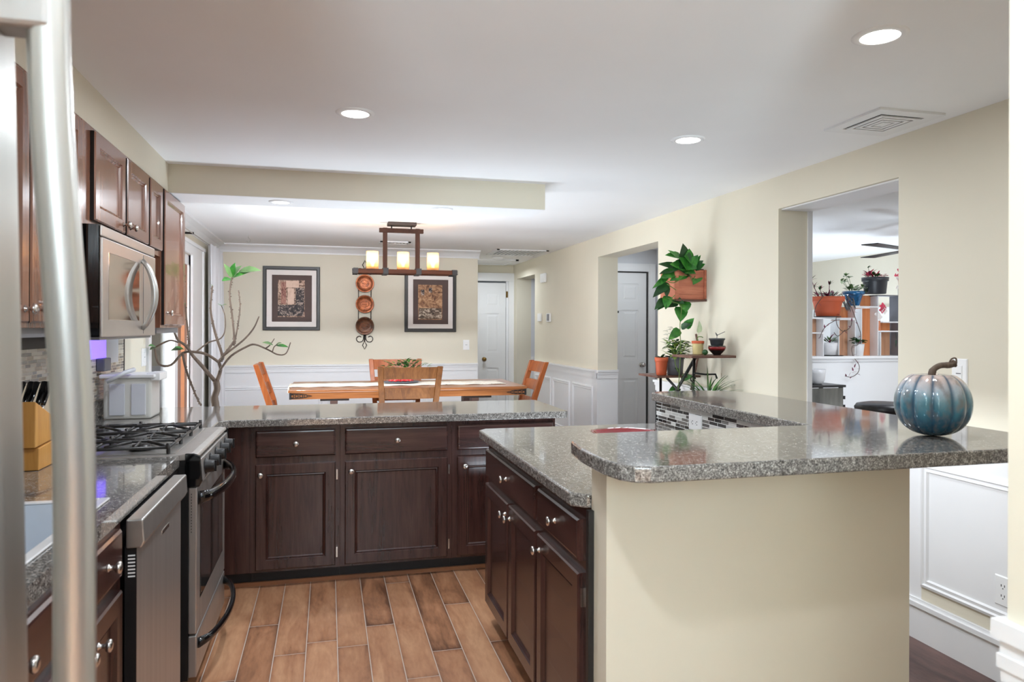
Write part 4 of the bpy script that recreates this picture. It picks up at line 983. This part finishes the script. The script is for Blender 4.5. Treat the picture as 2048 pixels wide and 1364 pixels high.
a1 = cloudy('sepia_street', [(.32, (38, 30, 30)), (.45, (112, 84, 70)), (.55, (188, 154, 132)), (.7, (226, 202, 184))], 22, 6, .6, 1.5)
a1s = cloudy('sepia_sky', [(.3, (214, 180, 158)), (.7, (234, 206, 188))], 10, 3, .6)
a1r = cloudy('red_facade', [(.35, (96, 56, 50)), (.5, (150, 96, 84)), (.7, (206, 160, 140))], 40, 4, .6, 1, (1, 1, .5))
a1d = cloudy('dark_crowd', [(.38, (26, 22, 26)), (.52, (74, 62, 62)), (.66, (206, 184, 168))], 34, 4, .6, 1)
a2 = cloudy('sepia_ruin', [(.3, (60, 38, 26)), (.45, (142, 98, 68)), (.6, (196, 152, 114)), (.75, (226, 194, 160))], 16, 6, .6, 1.5)
a2w = cloudy('sepia_water', [(.35, (40, 30, 26)), (.5, (112, 92, 76)), (.62, (214, 196, 176)), (.8, (232, 220, 204))], 22, 5, .6, 1.5, (.7, 1, 1.4))
picture(-.697, -.088, 1.367, 2.078, 'black framed sepia print of a street, left of the iron plate rack', (a1, [(.30, .78, .80, .98, a1s), (.12, .30, .35, .95, a1r), (.36, .60, .35, .78, a1s), (.0, .95, .03, .33, a1d), (.66, .98, .15, .80, a1d)]), (-.602, -.176, 1.463, 1.982), (-.538, -.252, 1.515, 1.925))
picture(.856, 1.459, 1.352, 2.058, 'black framed sepia print of ruins and water, right of the iron plate rack', (a2, [(.02, .98, .02, .33, a2w), (.12, .26, .70, .86, a1d), (.44, .58, .78, .92, a1d)]), (.954, 1.365, 1.443, 1.962), (1.012, 1.294, 1.495, 1.90))
rk = empty('plate_rack', (.405, YB, 1.16), 'wrought iron wall rack with three round copper plates in a column', 'wall ornament')
yy = YB-.012
def T(pts, r=.005): return MB().tube([(x, yy, z) for x, z in pts], r, 7)
it = MB()
for x in (.335, .475): it.tube([(x, yy, 1.35), (x, yy, 1.96)], .0045, 7)
def diamond(zc, h, w):
    it.tube([(.405+dx, yy, zc+dz) for dx, dz in ((0, -h), (w*.6, -h*.35), (w, 0), (w*.6, h*.35), (0, h), (-w*.6, h*.35), (-w, 0), (-w*.6, -h*.35))], .0045, 6, closed=True)
diamond(1.20, .045, .025); diamond(2.115, .05, .028)
for s in (-1, 1):
    for zc, k in ((1.275, 1), (2.035, -1)):
        pts = []
        for i in range(18):
            t = i/17*math.pi*1.75; rr = .045*(1-.45*i/17)
            pts.append((.405+s*(.058+rr*math.cos(math.pi-t)), yy, zc-k*rr*math.sin(t)+0))
        it.tube([(.405+s*.012, yy, zc+k*.05)]+pts, .0048, 6)
it.tube([(.405, yy, 1.24), (.405, yy, 1.33)], .008, 6)
it.build('iron_frame', 'iron2', rk)
for z, mt in ((1.903, 'copper'), (1.668, 'copper'), (1.42, 'darkcop')):
    MB().lathe((.405, YB-.016, z), [(.06, 0), (.085, .006), (.103, .022), (.100, .024), (.082, .012), (.05, .010), (.001, .010)], 40, axis=(0, -1, 0)).build('plate', mt, rk)
    em = MB()
    em.tube([(.405+.05*math.cos(2*math.pi*i/24), YB-.027, z+.034*math.sin(2*math.pi*i/24)) for i in range(24)], .0022, 5, closed=True)
    for k in range(5):
        x = .372+k*.0165; em.tube([(x, YB-.027, z-.012), (x+.004, YB-.027, z+.012), (x+.008, YB-.027, z-.012)], .002, 5)
    em.build('embossing', 'copper', rk)
# wall devices on the far right wall
MB().box(XR-.028, XR, 8.43, 8.63, 1.965, 2.08).build('door_chime', 'plastic', bevel=.008, label='white chime box high on the wall by the hallway', cat='chime')
MB().box(XR-.024, XR, 8.63, 8.76, 1.485, 1.585).build('wall_sensor', 'plastic', bevel=.006, label='small white sensor on the wall by the hallway, left of the thermostat', cat='sensor')
th = empty('thermostat', (XR, 8.31, 1.48), 'grey and white thermostat on the wall by the hallway', 'thermostat')
MB().box(XR-.022, XR, 8.24, 8.38, 1.475, 1.58).build('case', 'plastic', th, bevel=.006)
MB().box(XR-.026, XR-.0225, 8.255, 8.345, 1.49, 1.572).build('screen', 'pgray', th, bevel=.003)

# ------------------------------------------------------------------ bare tree by the glass door
TY = 5.35
tree = empty('potted_tree', PY(428, 812, TY)*Vector((1, 1, 0)) if False else Vector((PY(428, 812, TY).x, TY, 0)), 'tall bare-branched potted tree with a few green leaves by the glass door', 'tree')
bx = tree.location.x
MB().lathe((bx, TY, 0), [(.10, 0), (.13, .02), (.155, .26), (.165, .27), (.165, .30), (.15, .30), (.14, .27), (.01, .27)], 28).build('pot', 'pgray', tree)
MB().lathe((bx, TY, .255), [(.135, 0), (.12, .016), (.01, .02)], 20).build('soil', 'soil', tree)
tk = MB()
def br(pts, r0, r1, dy=0, dy1=None, thorn=False):
    P = [PY(u, v, TY+dy+((dy1 if dy1 is not None else dy)-dy)*i/(len(pts)-1)) for i, (u, v) in enumerate(pts)]
    P = smooth_path(P, 4); n = len(P); tk.tube(P, [r0+(r1-r0)*i/(n-1) for i in range(n)], 8)
    if thorn:
        for i in range(2, n-1):
            for k in range(2):
                q = P[i].lerp(P[i+1], k*.5); a = random.uniform(0, 6.28); tk.ball(q+Vector((math.cos(a), 0, math.sin(a)*.3))*(r1+.003), .0045, 5)
    return P
b0 = PY(431, 812, TY)
tk.tube(smooth_path([(bx, TY, .26), (bx+.03, TY, .5), (b0.x+.01, TY, .7), tuple(b0), tuple(PY(429, 796, TY)), tuple(PY(434, 778, TY)), tuple(PY(432, 762, TY))]), [.03]*9+[.026]*8+[.022]*8, 12)
br([(432, 765), (405, 733), (387, 713), (372, 692), (357, 681), (348, 664)], .014, .006, 0, -.12)
br([(433, 765), (441, 739), (438, 724), (444, 710), (431, 669), (422, 627), (422, 600), (425, 572)], .014, .005, 0, .1, True)
br([(443, 722), (447, 712), (465, 687), (468, 675), (464, 630), (459, 588), (464, 555)], .010, .006, 0, .2, True)
br([(468, 690), (470, 681), (477, 642), (480, 612), (477, 581)], .007, .004, .05, .25, True)
br([(444, 715), (450, 709), (486, 681), (507, 657), (518, 633)], .009, .004, 0, -.1)
br([(441, 739), (443, 736), (462, 712), (492, 694), (510, 689), (537, 700), (555, 709), (572, 707), (581, 685)], .009, .0035, 0, -.2)
br([(531, 697), (540, 690), (549, 677)], .005, .003, -.13)
br([(545, 704), (548, 694), (556, 688)], .004, .003, -.15)
br([(437, 724), (414, 709), (390, 704), (366, 706), (342, 730), (318, 728), (310, 700), (312, 694), (339, 681), (357, 685)], .010, .005, 0, -.12)
br([(390, 704), (393, 703), (417, 685), (441, 677), (450, 660), (450, 633), (443, 612)], .006, .003, -.03, .15)
br([(376, 697), (377, 675), (371, 615), (368, 552)], .007, .004, -.03, 0, True)
br([(365, 705), (372, 739), (390, 787), (402, 811)], .009, .006, -.05, .15, True)
tk.build('branches', 'bark', tree)
lf = MB()
def tleaf(u0, v0, u1, v1, dy, wd, mi=0, up=(0, -.7, .7)):
    a = PY(u0, v0, TY+dy); b = PY(u1, v1, TY+dy-.06); lf.leaf(a, b-a, up, (b-a).length, wd, mi, droop=.12, shape='lance')
tleaf(478, 543, 520, 537, .2, .075); tleaf(464, 556, 450, 527, .2, .05); tleaf(465, 553, 468, 526, .2, .06, 1); tleaf(464, 556, 480, 530, .2, .07)
tleaf(462, 558, 444, 560, .2, .05, 1); tleaf(464, 556, 497, 541, .2, .05, 1); tleaf(425, 572, 417, 566, .1, .02); tleaf(443, 612, 436, 606, .15, .02, 1); tleaf(443, 612, 452, 607, .15, .02)
tleaf(546, 690, 526, 683, -.14, .035); tleaf(553, 691, 576, 692, -.15, .032, 1); tleaf(551, 690, 562, 684, -.15, .025)
tleaf(366, 697, 342, 699, -.1, .04); tleaf(368, 699, 350, 692, -.1, .03, 1); tleaf(312, 694, 298, 690, -.1, .04, 1); tleaf(311, 695, 300, 698, -.1, .03)
tleaf(368, 556, 364, 545, 0, .03); tleaf(369, 610, 362, 600, 0, .03, 1)
lf.build('leaves', ['leafl', 'leaf'], tree, fix=False)

# ------------------------------------------------------------------ plants on the right wall
wp = empty('wall_planter', (2.47, 4.7, 1.60), 'reddish wooden wall planter box with a trailing green pothos', 'planter')
px0, px1, py0, py1 = 2.36, 2.598, 4.60, 4.83
f = MB().hexa([(px0+.0, py0, 1.605), (px1, py0, 1.605), (px1, py1, 1.605), (px0, py1, 1.605)], [(px0+.004, py0-.006, 1.815), (px1, py0-.006, 1.815), (px1, py1, 1.815), (px0+.004, py1, 1.815)])
f.build('box', 'crate', wp, bevel=.003)
MB().box(px0+.02, px1-.01, py0-.012, py0-.004, 1.642, 1.648).box(px0-.006, px0+.022, py0-.016, py0-.004, 1.61, 1.80).box(px1-.016, px1, py0-.016, py0-.004, 1.61, 1.815).build('battens', 'crate', wp)
MB().box(px0, px1, py0-.02, py1+.01, 1.592, 1.604).build('base_board', 'shelfw', wp)
MB().box(px0+.01, px1-.01, py0+.006, py1-.01, 1.8155, 1.822).build('soil', 'soil', wp)
po = MB(); gs = MB()
def plf(u0, v0, u1, v1, wpx, X=2.38, mi=None, dx=0):
    """pothos leaf from pixel base to tip"""
    a = PY(u0, v0, 4.62+dx); b = PY(u1, v1, 4.56+dx); L = (b-a).length; dep = 5.0
    po.leaf(a, b-a, (random.uniform(-.3, .1), -.85, .45), L*1.08, wpx/F_PX*dep*1.32, random.choice((0, 0, 1)) if mi is None else mi, droop=.1, fold=.10)
for q in ((1370, 530, 1368, 491, 22), (1376, 520, 1379, 500, 16), (1362, 512, 1335, 508, 14), (1372, 535, 1345, 527, 20), (1378, 535, 1394, 512, 18), (1365, 538, 1390, 545, 20), (1385, 538, 1404, 522, 16),
          (1392, 538, 1408, 528, 12), (1356, 535, 1322, 526, 14), (1380, 540, 1362, 515, 20), (1374, 545, 1344, 558, 18), (1382, 548, 1362, 538, 18), (1352, 542, 1325, 553, 18), (1398, 550, 1388, 566, 16),
          (1345, 540, 1322, 545, 10), (1372, 530, 1392, 536, 20), (1345, 548, 1333, 555, 10), (1336, 552, 1309, 573, 10), (1336, 566, 1309, 590, 16), (1332, 570, 1334, 592, 12), (1336, 592, 1332, 615, 16),
          (1352, 604, 1334, 612, 16), (1345, 600, 1367, 605, 16), (1328, 598, 1312, 616, 12), (1333, 606, 1316, 618, 7), (1368, 603, 1372, 622, 20), (1361, 614, 1362, 640, 22), (1370, 655, 1386, 638, 14),
          (1362, 655, 1380, 648, 12), (1359, 659, 1340, 677, 15), (1365, 522, 1348, 540, 16), (1384, 526, 1372, 512, 16), (1357, 516, 1340, 500, 9), (1388, 530, 1400, 512, 8)): plf(*q)
for q in ((1362, 757, 1385, 752, 12), (1352, 775, 1340, 780, 9), (1356, 776, 1358, 782, 8), (1360, 745, 1352, 736, 8)): plf(*q, dx=.05)
for path in ([(1375, 545), (1350, 565), (1334, 562)], [(1350, 590), (1342, 602), (1362, 612), (1360, 650), (1361, 700), (1358, 760), (1356, 780)], [(1352, 580), (1334, 568)], [(1378, 545), (1385, 562), (1390, 552)], [(1350, 600), (1335, 596)], [(1361, 690), (1350, 720), (1357, 745)]):
    gs.tube(smooth_path([PY(u, v, 4.575) for u, v in path]), .0028, 6)
po.build('foliage', ['leaf', 'leafd', 'leafl'], wp, fix=False); gs.build('vines', 'gstem', wp)
# plant stand
st = empty('plant_stand', (2.42, 4.6, 0), 'dark metal plant stand with staggered brown wooden shelves against the wall', 'plant stand')
MB().box(2.27, 2.585, 4.18, 4.46, 1.208, 1.224).build('shelf', 'shelfw', st)
MB().box(2.25, 2.585, 4.64, 4.96, 1.050, 1.064).build('shelf', 'shelfw', st)
MB().box(2.30, 2.585, 4.10, 4.50, .80, .815).build('shelf', 'shelfw', st)
MB().tube([(2.34, 4.62, 0), (2.36, 4.61, .93), (2.47, 4.50, 1.205)], .012, 8).tube([(2.50, 4.62, 0), (2.41, 4.57, .93), (2.33, 4.66, 1.05)], .010, 8).tube([(2.40, 4.30, 0), (2.40, 4.42, .79), (2.43, 4.45, 1.205)], .010, 8).tube([(2.40, 4.9, 0), (2.40, 4.9, 1.05)], .010, 8).build('frame', 'satinb', st)
MB().tube(smooth_path([PY(1392, 668, 4.60), PY(1397, 700, 4.60), PY(1393, 728, 4.6), PY(1382, 780, 4.6)]), .008, 8).build('upright', 'shelfw', st)
p = PY(1410, 740, 4.4)
MB().tube([(p.x-.08, 4.4, p.z-.02), (p.x, 4.4, p.z-.03), (p.x+.08, 4.4, p.z-.03), (p.x+.09, 4.4, p.z-.06)], .007, 6).tube([(p.x-.09+.018*math.cos(t*.5), 4.4, p.z-.06+.018*math.sin(t*.5)) for t in range(12)], .005, 6).build('scroll', 'satinb', st)
def pot(name, c, r0, r1, h, mt, lab, rim=True, n=24, soil=True, cat='plant pot', grp=None):
    e = empty(name, c, lab, cat, grp); x, y, z = c
    pr_ = [(r0*.9, 0), (r0, .003), (r0+(r1-r0)*.75, h*.74)]
    pr_ += [(r1*1.0, h*.76), (r1*1.06, h*.77), (r1*1.08, h), (r1*.98, h), (r1*.92, h*.9), (.003, h*.88)] if rim else [(r1, h), (r1*.93, h), (r1*.88, h*.9), (.003, h*.88)]
    MB().lathe(c, pr_, n).build('pot_body', mt, e)
    if soil: MB().lathe((x, y, z+h*.885), [(.003, 0), (r1*.88, 0), (r1*.86, .004), (.003, .006)], n).build('soil', 'soil', e)
    return e
e = pot('terracotta_pot', (2.318, 4.72, 1.065), .036, .045, .128, 'terra', 'small orange terracotta pot with a tiny succulent, at the left end of the lower shelf')
l = MB()
for i in range(7): a = i*.9+.3; l.leaf((2.318, 4.72, 1.182), (math.cos(a), math.sin(a)*.4, .45), (0, 0, 1), .06, .022, 0, droop=.1)
l.build('leaves', 'leafd', e, fix=False)
e = pot('grey_pot', (2.435, 4.74, 1.065), .055, .066, .135, 'pgray', 'round grey pot with a bushy green plant on the lower shelf', rim=False)
l = MB()
for i in range(260):
    a = random.uniform(0, 6.28); r = random.uniform(.0, .08); z = 1.19+random.uniform(0, .12)
    l.leaf((2.44+r*math.cos(a), 4.72+r*math.sin(a), z), (math.cos(a), math.sin(a), random.uniform(-.2, .9)), (0, 0, 1), random.uniform(.03, .06), random.uniform(.014, .026), random.choice((0, 0, 1, 2)))
for i in range(16): l.leaf((2.40+random.uniform(-.03, .03), 4.74, 1.27+i*.009), (random.choice((-1, 1)), -.3, .3), (0, 0, 1), .05, .016, 1)
l.build('leaves', ['leafy', 'leafd', 'leaf'], e, fix=False)
e = pot('cream_pot', (2.408, 4.36, 1.225), .034, .037, .09, 'pcream', 'small cream pot with a red rim on the upper shelf')
MB().lathe((2.408, 4.36, 1.225+.074), [(.0395, 0), (.0415, .002), (.0415, .018), (.038, .0185), (.038, .0)], 24, ring=True).build('rim_band', 'terra', e)
MB().tube(smooth_path([(2.408, 4.36, 1.305), (2.405, 4.36, 1.34), (2.425, 4.35, 1.345), (2.44, 4.35, 1.34)]), .003, 6).build('stem', 'gstem', e)
cg = MB(); vs = []; fs = []
cg.ball((2.405, 4.26, 1.2435), .019, 16, sz=1.0).build('round_cactus', 'leafd', label='small round dark green cactus in front of the cream pot', cat='cactus')
bw = MB().lathe((2.498, 4.27, 1.2245), [(.022, 0), (.024, .003), (.05, .03), (.058, .05), (.056, .062), (.052, .062), (.052, .048), (.02, .012), (.003, .012)], 28).build('glazed_bowl', m['black'], label='shiny black and red glazed bowl on the upper shelf', cat='bowl')
MB().lathe((2.498, 4.27, 1.257), [(.0533, 0), (.0585, .017), (.057, .024), (.0585, .0165), (.0533, -.0005)], 28, ring=True).build('red_band', 'red', bw)
e = pot('charcoal_pot', (2.498, 4.27, 1.2875), .040, .049, .048, 'pdark', 'charcoal pot with a tiny sprout standing in the black bowl')
MB().tube(smooth_path([(2.498, 4.27, 1.33), (2.50, 4.27, 1.355), (2.515, 4.26, 1.365), (2.545, 4.25, 1.38)]), .002, 6).leaf((2.50, 4.27, 1.35), (-.5, -.2, .8), (0, -1, 0), .03, .012).build('sprout', 'pgray', e)
wl = MB(); a = PY(1392, 664, 4.5); b = PY(1406, 644, 4.45); wl.leaf(PY(1397, 665, 4.5), PY(1402, 640, 4.45)-PY(1397, 665, 4.5), (0, -1, 0), .085, .042)
wl.tube([PY(1397, 665, 4.5), (2.41, 4.37, 1.31)], .002, 5).build('variegated_leaf', 'leafw', label='single pale variegated leaf above the cream pot', cat='leaf')
sp = empty('spider_plant', (2.44, 4.28, .815), 'grassy green spider plant in a white pot under the upper shelf', 'plant')
MB().lathe((2.44, 4.28, .816), [(.06, 0), (.07, .1), (.075, .13), (.068, .13), (.06, .11), (.003, .11)], 24).build('pot_body', 'pwhite', sp)
l = MB()
for i in range(46):
    a = random.uniform(0, 6.28); L = random.uniform(.14, .26); el = random.uniform(.6, 1.4)
    l.leaf((2.43+.02*math.cos(a), 4.27, .93), (math.cos(a)*.75-.05, math.sin(a)*.45-.2, el), (0, 0, 1), L, .012, random.choice((0, 1, 1)), droop=.5, shape='lance')
l.build('leaves', ['leaf', 'leafl'], sp, fix=False)

# ------------------------------------------------------------------ living room seen through the big opening
HY = 5.97; CZ = 1.1405
def gx(u): return PY(u, 700, HY).x
def gz(v): return PY(1700, v, HY).z
ds = empty('display_shelf', (5.0, HY, CZ), 'stepped wooden display shelf standing on the white half wall', 'shelf')
for u0, u1, v0, v1, mt in ((1620, 1639, 637, 712, 'panelw'), (1671, 1702, 640, 712, 'panelw'), (1681, 1702.5, 614, 638, 'panelo'), (1716, 1747, 616, 712, 'panelo'), (1729, 1748, 590, 612, 'panelo'), (1755, 1787, 664, 712, 'panelw'), (1760, 1787, 645, 661, 'panelo'), (1791, 1812, 592, 645, 'panelw'), (1791, 1812, 650, 690, 'panelw')):
    MB().box(gx(u0), gx(u1), HY+.05, HY+.065, max(gz(v1), CZ), gz(v0)).build('back_panel', mt, ds)
for u0, u1, v in ((1610, 1704, 637), (1672, 1704, 639), (1702, 1750, 613.5), (1746, 1815, 590.5), (1749, 1789, 662.5), (1757, 1789, 644), (1789, 1815, 646), (1610, 1640, 666)):
    z = gz(v); MB().box(gx(u0), gx(u1), HY-.055, HY+.07, z-.006, z+.006).build('shelf_board', 'pgray' if v < 600 else 'white', ds)
for u, v0, v1 in ((1640, 637, 713), (1671, 640, 713), (1703, 613, 713), (1716, 616, 713), (1748.5, 590, 713), (1754, 663, 713), (1789.5, 590, 713)):
    x = gx(u); MB().box(x-.004, x+.004, HY-.05, HY+.068, CZ, gz(v0)-.007).build('upright', 'pgray' if u > 1780 else 'white', ds)
def pp_(u, v, y=HY): return PY(u, v, y)
def rpot(name, u, v, wtop, wbot, hpx, mt, lab, rim=True, sy=1, y=HY):
    c = pp_(u, v, y); s_ = (c.x*_s+c.y*_c)/F_PX
    e = pot(name, (c.x, c.y, c.z), wbot/2*s_, wtop/2*s_*(.93 if rim else 1), hpx*s_, mt, lab, rim)
    return e, c, s_
e, c, s_ = rpot('terracotta_planter', 1655, 634.5, 64, 42, 41, 'terra', 'wide orange terracotta planter with purple foliage on the display shelf')
MB().lathe((c.x, c.y, c.z-.0), [(.12, 0), (.125, .006), (.12, .008)], 24).build('saucer', 'pdark', e)
l = MB(); top = c.z+41*s_
def spray(l, cx, cy, z, n, R, L, wd, mis, el=(.2, 1.2), shape='lance', sx=1):
    for i in range(n):
        a = random.uniform(0, 6.28); r = random.uniform(0, R); l.leaf((cx+r*math.cos(a)*sx, cy+r*math.sin(a)*.6, z+random.uniform(0, .03)), (math.cos(a), math.sin(a)*.6, random.uniform(*el)), (0, 0, 1), L*random.uniform(.6, 1.2), wd*random.uniform(.7, 1.2), random.choice(mis), shape=shape, droop=.2)
spray(l, c.x, c.y, top-.01, 60, .13, .075, .02, (0, 0, 0, 1))
for u, v in ((1628, 575), (1623, 560), (1659, 570), (1640, 580)):
    p = pp_(u, v); l.tube([(c.x+(p.x-c.x)*.6, HY, top), p], .003, 5, 0)
    for k in range(4): l.leaf(p, (random.uniform(-1, 1), -.3, random.uniform(.3, 1)), (0, 0, 1), .06, .018, k % 2)
# trailing stems
for path in ([(1680, 590), (1672, 640), (1684, 662), (1700, 655), (1704, 640)], [(1672, 640), (1655, 650), (1645, 662), (1640, 675)], [(1682, 588), (1700, 610), (1712, 640), (1722, 672), (1715, 690), (1704, 693), (1706, 712), (1718, 730), (1716, 745), (1703, 754), (1690, 752)], [(1648, 590), (1632, 612), (1628, 634)], [(1690, 660), (1676, 672), (1668, 665)]):
    P = smooth_path([pp_(u, v, HY-.10) for u, v in path]); l.tube(P, .0032, 6, 2)
    for q in P[::3]: l.leaf(q, (random.uniform(-1, 1), -.3, random.uniform(-.5, 1)), (0, 0, 1), .045, .014, 0)
for u, v in ((1709, 735), (1706, 742), (1698, 752), (1704, 746)): l.leaf(pp_(u, v, HY-.10), (random.uniform(-.5, 1), -.2, random.uniform(.2, 1)), (0, 0, 1), .05, .014, 0)
for i in range(24): l.leaf(pp_(1684+random.uniform(0, 22), 590+random.uniform(0, 22)+0, HY-.09), (.5, -.3, -1), (0, -1, 0), .07, .014, 3)
l.build('purple_foliage', ['leafp', 'leafd', 'stem', 'pdark'], e, fix=False)
e, c, s_ = rpot('blue_bowl_planter', 1707, 611.5, 42, 22, 29, 'pblue', 'dark blue glazed planter with a pale green plant on the display shelf')
l = MB(); spray(l, c.x, c.y, c.z+30*s_, 34, .08, .05, .03, (0, 1, 0), (.2, 1.0), 'round')
for u, v in ((1692, 552), (1688, 564), (1698, 556), (1702, 574), (1725, 574), (1683, 562), (1735, 582)):
    p = pp_(u, v); l.tube([(c.x, HY, c.z+.1), p], .002, 5, 0)
    for k in range(5): l.leaf(p, (random.uniform(-1, 1), -.3, random.uniform(-.3, 1)), (0, 0, 1), .04, .026, k % 2, shape='round')
l.build('leaves', ['leafl', 'leafw'], e, fix=False)
e, c, s_ = rpot('dark_planter', 1750, 588, 50, 40, 33, 'pdark', 'charcoal planter with pink-red flowers at the top of the display shelf')
l = MB(); spray(l, c.x, c.y, c.z+33*s_, 60, .10, .045, .022, (0, 0, 1), (.0, 1.0), 'round')
spray(l, c.x-.07, c.y, c.z+36*s_, 26, .05, .06, .022, (0, 2), (.3, 1.2)); l.tube([(c.x-.05, HY, c.z+.16), pp_(1736, 534)], .002, 5, 1)
for k in range(4): l.leaf(pp_(1736, 536), (random.uniform(-1, 1), -.3, .5), (0, 0, 1), .035, .018, 1)
l.build('flowers', ['leafpk', 'leafd', 'leafp'], e, fix=False)
e, c, s_ = rpot('white_pot', 1658, 710, 32, 26, 25, 'pwhite', 'wide white ribbed pot on a black saucer, on the half wall', False)
l = MB(); spray(l, c.x, c.y, c.z+24*s_, 26, .04, .07, .02, (0, 1, 1)); l.build('leaves', ['leafp', 'leafl'], e, fix=False)
cc = pp_(1663, 711.8, HY-.02); MB().lathe((cc.x+.02, HY-.015, CZ+.0005), [(.09, 0), (.095, .004), (.09, .006), (.01, .006)], 24).build('black_saucer', 'satinb', label='flat black saucer under the wide white pot', cat='saucer')
e.location.z = CZ+.007
e, c, s_ = rpot('white_pot', 1716.5, 712.5, 23, 18, 25, 'pwhite', 'taller plain white pot with a dark green succulent, on the half wall', False, y=HY-.03)
l = MB(); spray(l, c.x, c.y, c.z+26*s_, 40, .05, .06, .035, (0, 1), (.0, .8), 'round'); l.build('leaves', ['leafd', 'leaf'], e, fix=False)
e, c, s_ = rpot('orange_vase', 1756, 661.5, 9, 10, 20, 'porange', 'small orange glass vase with a pink orchid on the display shelf', False)
l = MB(); l.tube([(c.x, HY, c.z+.07), pp_(1757, 630)], .002, 5, 1)
for u, v, mi in ((1764, 612, 0), (1763, 620, 0), (1768, 622, 2), (1754, 628, 2), (1758, 634, 2), (1766, 616, 0)):
    for k in range(4): l.leaf(pp_(u, v, HY-.02), (math.cos(k*1.6), -.4, math.sin(k*1.6)), (0, -1, 0), .035, .03, mi, shape='round')
l.build('orchid', ['leafpk', 'leafl', 'mat'], e, fix=False)
e, c, s_ = rpot('green_pot', 1799, 712.5, 18, 16, 32, 'pgreen', 'grey-green pot with an upright dark leaf at the right edge of the opening', False, y=HY-.02)
l = MB()
for k in range(4): l.leaf((c.x-.02+.012*k, c.y, c.z+.13), ((k-2)*.12, -.05, 1), (0, -1, 0), .11, .03, 0, droop=.05, shape='lance')
l.build('leaves', 'leafd', e, fix=False)
e, c, s_ = rpot('flower_vase', 1800, 589.5, 8, 8, 18, 'pwhite', 'pale vase of white flowers at the top right of the display shelf', False)
l = MB()
for i in range(26):
    p = pp_(1798+random.uniform(-6, 8), 552+random.uniform(-10, 22)); l.leaf(p, (random.uniform(-1, 1), -.5, random.uniform(-1, 1)), (0, -1, 0), .04, .03, random.choice((0, 0, 1, 2)) if p.z < 1.9 else 2, shape='round')
l.tube([(c.x, HY, c.z+.06), pp_(1799, 560)], .003, 5, 1); l.build('flowers', ['mat', 'leafl', 'leafpk'], e, fix=False)
# cloth covered table with bowl
ct = empty('draped_table', (4.55, 5.55, 0), 'small black table draped with a grey cloth beside the half wall', 'side table')
p0 = PY(1692, 770, 5.5); xr = p0.x; zt = p0.z
MB().box(xr-.75, xr, 5.5, 5.84, zt-.02, zt).build('table_top', 'satinb', ct)
c = MB(); vs = []; fs = []; N = 60
for i in range(N+1):
    x = xr-.73+.70*i/N
    for j in range(5): z = .05+(zt-.025-.05)*j/4; vs.append((x, 5.505+.012*math.sin(i*.9)*(1-j/5), z))
for i in range(N):
    for j in range(4): a = i*5+j; fs.append((a, a+5, a+6, a+1))
c.add(vs, fs, 0, True).build('drape', 'cloth', ct, solid=.004)
for z in (zt-.10, zt-.18, zt-.4): MB().box(xr-.04, xr+.01, 5.52, 5.82, z-.03, z).build('drawer_edge', 'satinb', ct)
for x in (xr-.73, xr-.03):
    for y in (5.53, 5.80): MB().box(x-.015, x+.015, y-.012, y+.012, 0, zt-.02).build('leg', 'satinb', ct)
c0 = PY(1633, 767, 5.65); s_ = (c0.x*_s+c0.y*_c)/F_PX
MB().lathe((c0.x, 5.65, zt+.0005), [(.04, 0), (.055, .01), (.07, .04), (.076, .10), (.08, .135), (.074, .137), (.066, .10), (.05, .03), (.003, .02)], 28).build('ceramic_bowl', 'pwhite', label='pale ceramic pot on the cloth-draped table', cat='pot')
# stool
q = PY(1778, 806, 4.3)
so = empty('round_stool', (q.x, 4.35, 0), 'round black cushioned stool behind the raised bar, left of the pumpkin', 'stool')
MB().lathe((q.x, 4.35, q.z-.075), [(.17, 0), (.19, .012), (.195, .04), (.18, .062), (.12, .074), (.003, .078)], 36).build('cushion', 'stool', so)
MB().cyl((q.x, 4.35, .03), (q.x, 4.35, q.z-.075), .025).build('column', 'steel', so)
MB().lathe((q.x, 4.35, 0), [(.2, 0), (.2, .01), (.05, .03), (.01, .03)], 32).build('base', 'steel', so)
# ceiling fan
hub = Vector((4.65, 4.9, 2.03))
fn = empty('ceiling_fan', hub, 'dark ceiling fan in the living room with two thin blades showing', 'ceiling fan')
MB().lathe(hub-Vector((0, 0, .05)), [(.03, 0), (.09, .02), (.10, .07), (.06, .10), (.015, .11), (.015, .25), (.06, .28), (.06, .32)], 28).build('motor', 'bronze', fn)
for k in range(3):
    a = math.radians(201-122*k); d = Vector((math.cos(a), math.sin(a), 0)); n_ = Vector((-d.y, d.x, 0)); c0 = hub+Vector((0, 0, .02))
    b_ = [c0+d*.1+n_*.04, c0+d*.66+n_*.065, c0+d*.66-n_*.065, c0+d*.1-n_*.04]
    b_ = [v+Vector((0, 0, 0)) for i, v in enumerate(b_)]
    MB().hexa(b_, [v+Vector((0, 0, .007)) for v in b_]).build('blade', 'satinb', fn)
